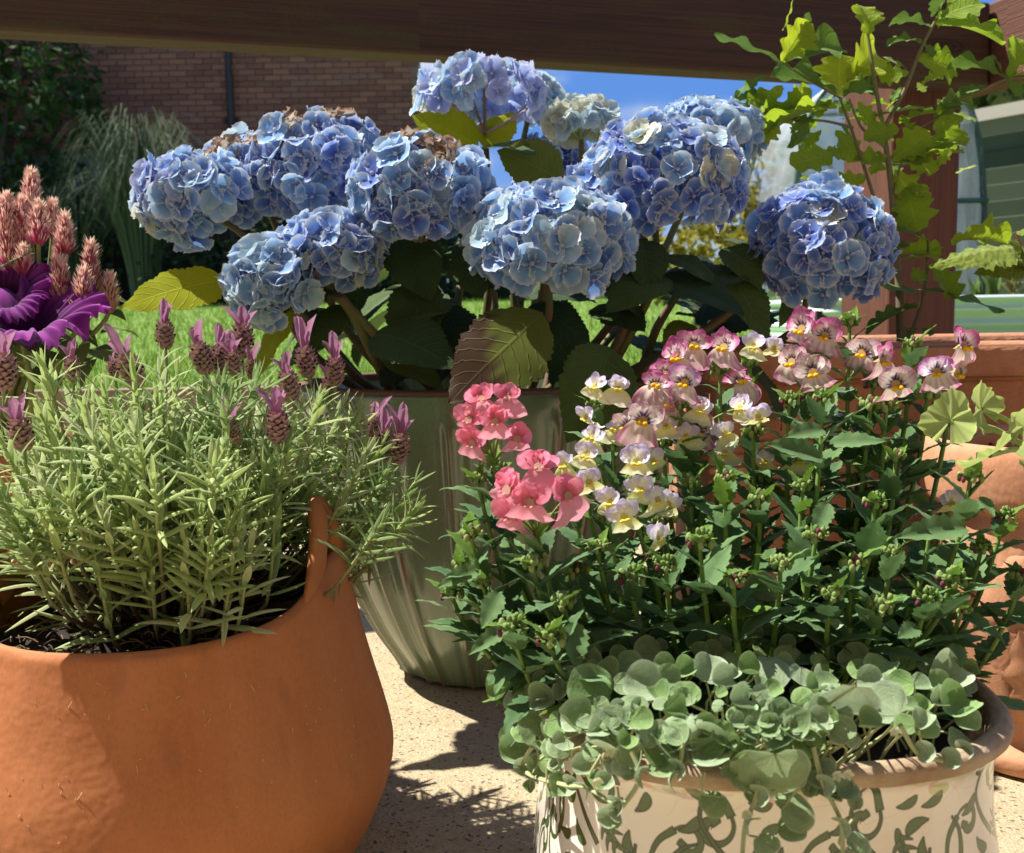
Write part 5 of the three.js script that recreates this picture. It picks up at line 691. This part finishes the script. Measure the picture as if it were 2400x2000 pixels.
  // runners that hang down the pot
  for (const P of [[[1260, 1730], [1225, 1800], [1330, 1842], [1372, 1846], [1440, 1885]], [[1770, 1770], [1775, 1860], [1748, 1930], [1738, 2040]], [[1905, 1750], [1930, 1840], [1972, 1930], [1975, 2040]], [[1480, 1760], [1500, 1820], [1450, 1900], [1430, 1915]], [[2110, 1700], [2150, 1765], [2210, 1780], [2250, 1760]], [[1600, 1740], [1590, 1800], [1570, 1830]]]) { const pts = P.map(([x, y]) => at(x, y, front(x) - 0.004)); part('runner', tube(pts, 0.0013, 0.0010, 6, 24), sm, plant); for (let k = 1; k < pts.length; k++) { const q = pts[k]; const n = part('node_leaf', LG[1], mats[2], plant); put(n, frame(q, V(sgn(), 0.3, 0.4), V(sgn() * 0.3, 0.5, 1), 0.008)); } }
  // small nodding flowers and new leaves at the nodes
  for (const [x, y] of [[1430, 1760], [1960, 1815], [1985, 1812], [2095, 1712], [1748, 1905], [1400, 1830], [1445, 1880]]) { const L = []; for (let k = 0; k < 5; k++) L.push(blade({ L: 0.004, prof: t => 0.3 * Math.sin(Math.PI * t), nL: 3, nW: 1, bend: -0.5, col: () => [0.75, 0.76, 0.55] }).applyMatrix4(frame(V(0, 0, 0), V(Math.cos(k * 1.257), Math.sin(k * 1.257), 0.6), V(0, 0, 1)))); const b = part('blossom', mergeAll(L), tissue([1, 1, 1], 0.3), plant); b.position.copy(at(x, y, front(x) - 0.006)); }
}

// ---------- oak sapling ----------
{
  seed(707);
  const plant = thing('oak_sapling', 'young oak sapling with bright green lobed leaves in the terracotta trough', 'sapling'), D = 1.17;
  const twig = (pts, r0, r1, name = 'branch') => part(name, tube(pts.map(([x, y, d]) => at(x, y, d || D)), r0, r1, 7, 24, v => mixc([0.19, 0.15, 0.10], [0.16, 0.17, 0.05], v)), std([1, 1, 1], { vertexColors: true, roughness: 0.8 }), plant);
  twig([[2112, 800], [2108, 680], [2096, 520], [2085, 400], [2072, 316], [2052, 200], [2034, 80]], 0.0052, 0.0018, 'trunk'); twig([[2072, 300], [2120, 212], [2160, 112], [2196, 42]], 0.0026, 0.0016); twig([[2078, 560], [2036, 424], [1992, 292], [1968, 228]], 0.0024, 0.0014); twig([[2105, 640], [2090, 590], [2076, 552]], 0.003, 0.0024);
  twig([[2000, 300], [1940, 285], [1880, 280], [1820, 276]], 0.0018, 0.001); twig([[2080, 380], [2152, 304], [2200, 276]], 0.0018, 0.001); twig([[2075, 345], [2020, 300], [1990, 232]], 0.0018, 0.0012); twig([[2092, 470], [2120, 375], [2180, 365]], 0.0018, 0.001); twig([[1975, 232], [1900, 190], [1832, 146]], 0.0016, 0.001); twig([[2128, 800], [2158, 720], [2172, 640], [2176, 562]], 0.0024, 0.0015, 'trunk'); twig([[2440, 180], [2360, 186], [2300, 212], [2240, 240]], 0.0016, 0.001);
  const vt = veinTex([0.88, 0.90, 0.80], [1, 1, 0.9], [0.78, 0.84, 0.65], 6, 128, 256), vb = veinBump(6, 128, 256), LG = [];
  for (let v = 0; v < 5; v++) LG.push(blade({ L: 1, prof: t => { const e = 0.045 + 0.30 * Math.pow(Math.sin(Math.PI * Math.pow(t, 1.4)), 0.8); return e * (0.88 + 0.20 * Math.sin(t * (22 + v * 0.7) - 1.2 + v * 0.3)) * (t > 0.97 ? 0.8 : 1); }, nL: 40, nW: 4, bend: [0.4, 0.9, -0.2, 0.15, 0.6][v], bend0: 0.1, fold: [0.2, 0.35, 0.1, 0.05, 0.5][v], wave: [0.03, 0.05, 0.02, 0.03, 0.06][v], wk: 2.4, ph: v * 1.3, twist: [0, 0.4, -0.3, 0.1, 0.5][v] }));
  const mats = [[0.29, 0.43, 0.03], [0.37, 0.50, 0.035], [0.16, 0.28, 0.06], [0.45, 0.55, 0.035]].map((c, i) => tissue(c, i === 2 ? 0.3 : 0.58, { map: vt, bumpMap: vb, bumpScale: 0.0012 }));
  const L = [], leaf = (bx, by, tx, ty, up, w = 1, mi = 0, d = D, v = -1) => { const b = at(bx, by, d), t = at(tx, ty, d + sgn() * 0.02), l = b.distanceTo(t); L.push({ g: LG[v >= 0 ? v : (rnd() * 5) | 0], mat: mats[mi], m: frame(b, aim(b, t), V(...up), V(l * w, l, l)) }); };
  const F = [0.1, 0.35, 1], E = [0.1, 1, 0.15], H2 = [0.3, 0.8, 0.6];
  for (const a of [[1832, 144, 1672, 86, E, 0.9, 2], [1834, 144, 1900, 48, F, 1.25, 3], [1835, 72, 1858, -6, [0.9, 0, 0.4], 0.6, 1], [1868, 120, 1880, 28, [0.9, 0, 0.5], 0.6, 2], [1850, 144, 1990, 64, H2, 0.8, 2], [1968, 228, 1960, 138, F, 1.75, 3], [1985, 192, 2088, 84, F, 0.95, 3], [1958, 226, 1818, 150, E, 0.8, 2], [1975, 226, 2060, 190, H2, 0.9, 2], [2034, 82, 2032, -4, F, 1.5, 1],
    [2196, 45, 2306, 0, [0, 0.7, 0.7], 1.3, 0], [2196, 60, 2360, 72, E, 0.8, 0], [2180, 64, 2090, 26, E, 0.8, 2], [2185, 40, 2200, -20, F, 1, 2], [2160, 100, 2086, 80, H2, 1.1, 2], [2164, 105, 2192, 130, F, 1, 2], [2200, 30, 2180, -30, F, 1.1, 2], [2150, 140, 2250, 160, F, 1.25, 0], [2130, 170, 2060, 185, F, 1.2, 0], [2125, 160, 2066, 135, H2, 1, 0],
    [1820, 276, 1745, 262, H2, 1, 1], [1815, 235, 1740, 265, F, 1.0, 1], [1840, 250, 1900, 205, F, 1.3, 1], [1835, 205, 1745, 275, [0.5, 0.4, 0.8], 0.9, 1], [1700, 270, 1648, 235, F, 1.0, 1], [1890, 252, 1740, 278, E, 0.75, 0], [1720, 230, 1790, 180, [0.3, 0.9, 0.2], 0.6, 2], [1700, 255, 1790, 200, [0.5, 0.8, 0.3], 0.6, 2], [1875, 280, 1770, 305, H2, 1.1, 1], [1960, 255, 1742, 278, E, 0.7, 1],
    [1905, 262, 1850, 350, [0.7, 0.2, 0.7], 0.6, 2], [1830, 280, 1775, 330, F, 1.1, 1], [1950, 235, 1905, 270, F, 1, 0], [2000, 245, 1965, 265, F, 1, 0], [2010, 240, 2050, 290, F, 1.0, 1], [2050, 275, 2185, 245, E, 0.7, 2], [2190, 276, 2250, 230, H2, 1, 2], [2195, 250, 2300, 215, H2, 0.9, 2], [2200, 240, 2240, 360, F, 1.0, 0], [2195, 265, 2105, 275, H2, 0.8, 0], [2105, 300, 2030, 320, F, 1.0, 0], [2060, 300, 2010, 260, F, 1.1, 0],
    [2090, 375, 2180, 310, F, 1.2, 1], [2110, 378, 2260, 345, E, 0.7, 1], [2120, 372, 2200, 400, F, 1.1, 0], [2130, 370, 2275, 330, [0.1, 0.9, 0.4], 0.7, 0], [2085, 380, 2005, 370, F, 1, 0], [1970, 350, 1845, 412, H2, 0.75, 0], [1960, 305, 2010, 380, F, 1, 0], [2030, 415, 1955, 440, F, 1.2, 0], [2040, 410, 2070, 355, F, 1, 0], [2075, 380, 2160, 405, E, 0.8, 2],
    [2095, 400, 2160, 480, F, 1.2, 1], [2120, 440, 2155, 540, [0, 0.2, 1], 1.5, 0], [2130, 430, 2178, 470, F, 1, 1], [2176, 562, 2030, 530, E, 0.7, 2], [2104, 600, 2210, 580, H2, 0.9, 1], [2110, 610, 2215, 600, E, 0.8, 0], [2172, 625, 2255, 690, [0.3, 0.5, 0.7], 1.0, 0], [2172, 640, 2140, 650, F, 1, 0], [2165, 680, 2060, 695, E, 0.9, 2], [2165, 675, 2352, 738, E, 0.55, 2], [2150, 720, 2025, 762, E, 0.6, 2], [2110, 520, 2075, 555, F, 1, 1], [2150, 770, 2110, 790, F, 1, 2], [2160, 770, 2190, 785, F, 1, 2], [2230, 570, 2380, 545, H2, 0.6, 1], [2090, 590, 2130, 570, H2, 1, 2],
    [2360, 186, 2230, 115, E, 0.6, 2], [2365, 184, 2400, 70, F, 0.9, 0], [2350, 180, 2330, 125, [0.8, 0.3, 0.5], 0.6, 2], [2370, 180, 2460, 160, H2, 0.8, 1], [2310, 205, 2250, 215, H2, 1, 2], [2360, 190, 2400, 220, F, 1, 2]]) leaf(...a);
  for (let i = 0; i < 26; i++) { const px = rr(1850, 2250), py = rr(180, 420), a = rnd() * 6.28, l = rr(45, 85); leaf(px, py, px + Math.cos(a) * l, py + Math.sin(a) * l * 0.6, [sgn(), 1, rr(0, 0.9)], rr(0.8, 1.2), (rnd() * 3) | 0, D + rr(-0.02, 0.07)); }
  pieces('leaf', L, plant, 'leaf_mass');
}

// ---------- scented geranium and crinkled-leaf plant at the right edge ----------
{
  seed(808);
  const plant = thing('scented_geranium', 'pale velvety geranium leaves reaching over the relief pot', 'geranium');
  const mk = (ph, cup) => sheet(84, 10, (u, v) => { const a = (u - 0.5) * 5.7, lob = 1 + 0.14 * Math.cos(a * 3.3 * 1.0) + 0.07 * Math.abs(Math.sin(a * 8.5 + ph)) , r = v * lob; return [Math.sin(a) * r, cup * r * r + 0.10 * v * Math.cos(a * 6.6) + 0.04 * Math.sin(a * 17) * v * v, Math.cos(a) * r]; }, (u, v) => { const ve = Math.pow(Math.abs(Math.cos((u - 0.5) * 5.7 * 3.3)), 10) * 0.25; return mixc([0.72, 0.72, 0.74], [1, 1, 0.9], sstep(0.88, 1, v) * 0.6 + ve); });
  const m = tissue([0.56, 0.68, 0.22], 0.45), sm = tissue([0.38, 0.46, 0.16], 0.2), root = V(RELIEF.x, 0.262, RELIEF.z);
  for (const [px, py, r, d, up, dir, sx] of [[2228, 985, 62, 0.60, [-0.55, 0.25, 0.8], [0.2, 1, 0], 0.9], [2300, 960, 60, 0.61, [0.35, 0.55, 0.75], [-0.3, 0.6, 0.1], 1], [2320, 1068, 62, 0.58, [0.1, 0.75, -0.35], [-1, -0.5, 0.2], 1], [2400, 1000, 60, 0.62, [0.5, 0.4, 0.7], [0.5, 1, 0], 1], [2450, 1090, 70, 0.58, [0, 1, 0.3], [1, 0, 0.3], 1]]) {
    const c = at(px, py, d), s = r / FOC * d; put(part('leaf', mk(px, 0.22), m, plant), frame(c, V(...dir), V(...up), V(s * sx, s, s)));
    const j = at(2470, 1090, 0.66); part('leaf_stalk', tube([j, j.clone().lerp(c, 0.6).add(V(0, 0.006, 0)), c], 0.0020, 0.0016, 6, 8), sm, plant); }
  part('stem', tube([root, root.clone().lerp(at(2470, 1090, 0.66), 0.6).add(V(0.03, 0.05, 0)), at(2470, 1090, 0.66)], 0.004, 0.003, 7), sm, plant);

  const k = thing('crinkled_leaf_plant', 'plant with crinkled yellow green leaves on a hairy red stem in the trough', 'plant');
  const vt = veinTex([0.8, 0.85, 0.6], [1.0, 0.95, 0.75], [0.62, 0.7, 0.4], 9, 128, 256);
  const lg = blade({ L: 1, prof: t => 0.27 * Math.pow(Math.sin(Math.PI * Math.pow(t, 0.62)), 0.9), nL: 40, nW: 8, bend: 0.35, fold: -0.25, teeth: 0.26, tk: 16, wave: 0.02, wk: 5, col: (t, s) => { const q = 0.85 + 0.25 * n3(t * 26, s * 9, 1); return [q, q, q * 0.9]; } }); { const p = lg.attributes.position; for (let i = 0; i < p.count; i++) p.setY(i, p.getY(i) + 0.018 * n3(p.getX(i) * 26, p.getZ(i) * 26, 4)); lg.computeVertexNormals(); }
  const km = tissue([0.30, 0.38, 0.09], 0.4, { map: vt }), d = 1.06, j = at(2420, 632, d), base = at(2470, 800, 1.12); base.y = 0.345;
  part('stem', tube([base, at(2460, 700, 1.08), j, at(2425, 600, d)], 0.0034, 0.0022, 7, 16, () => [0.36, 0.10, 0.06]), std([1, 1, 1], { vertexColors: true }), k);
  for (const [bx, by, tx, ty, up, w] of [[2395, 580, 2184, 590, [-0.1, 0.9, 0.45], 0.95], [2400, 622, 2290, 622, [-0.2, 0.75, 0.6], 1.1], [2380, 545, 2470, 520, [0.2, 0.8, 0.5], 1], [2405, 590, 2375, 560, [-0.3, 0.5, 0.8], 1.2], [2420, 610, 2385, 600, [-0.4, 0.3, 0.8], 1.2], [2425, 600, 2540, 600, [0, 0.8, 0.5], 1]]) { const b = at(bx, by, d), t = at(tx, ty, d - 0.02), l = b.distanceTo(t); put(part('leaf', lg, km, k), frame(b, aim(b, t), V(...up), V(l * w, l, l))); part('leaf_stalk', tube([j, b], 0.0014, 0.0012, 5), std([0.36, 0.10, 0.06]), k); }
}

renderer.render(scene, camera);
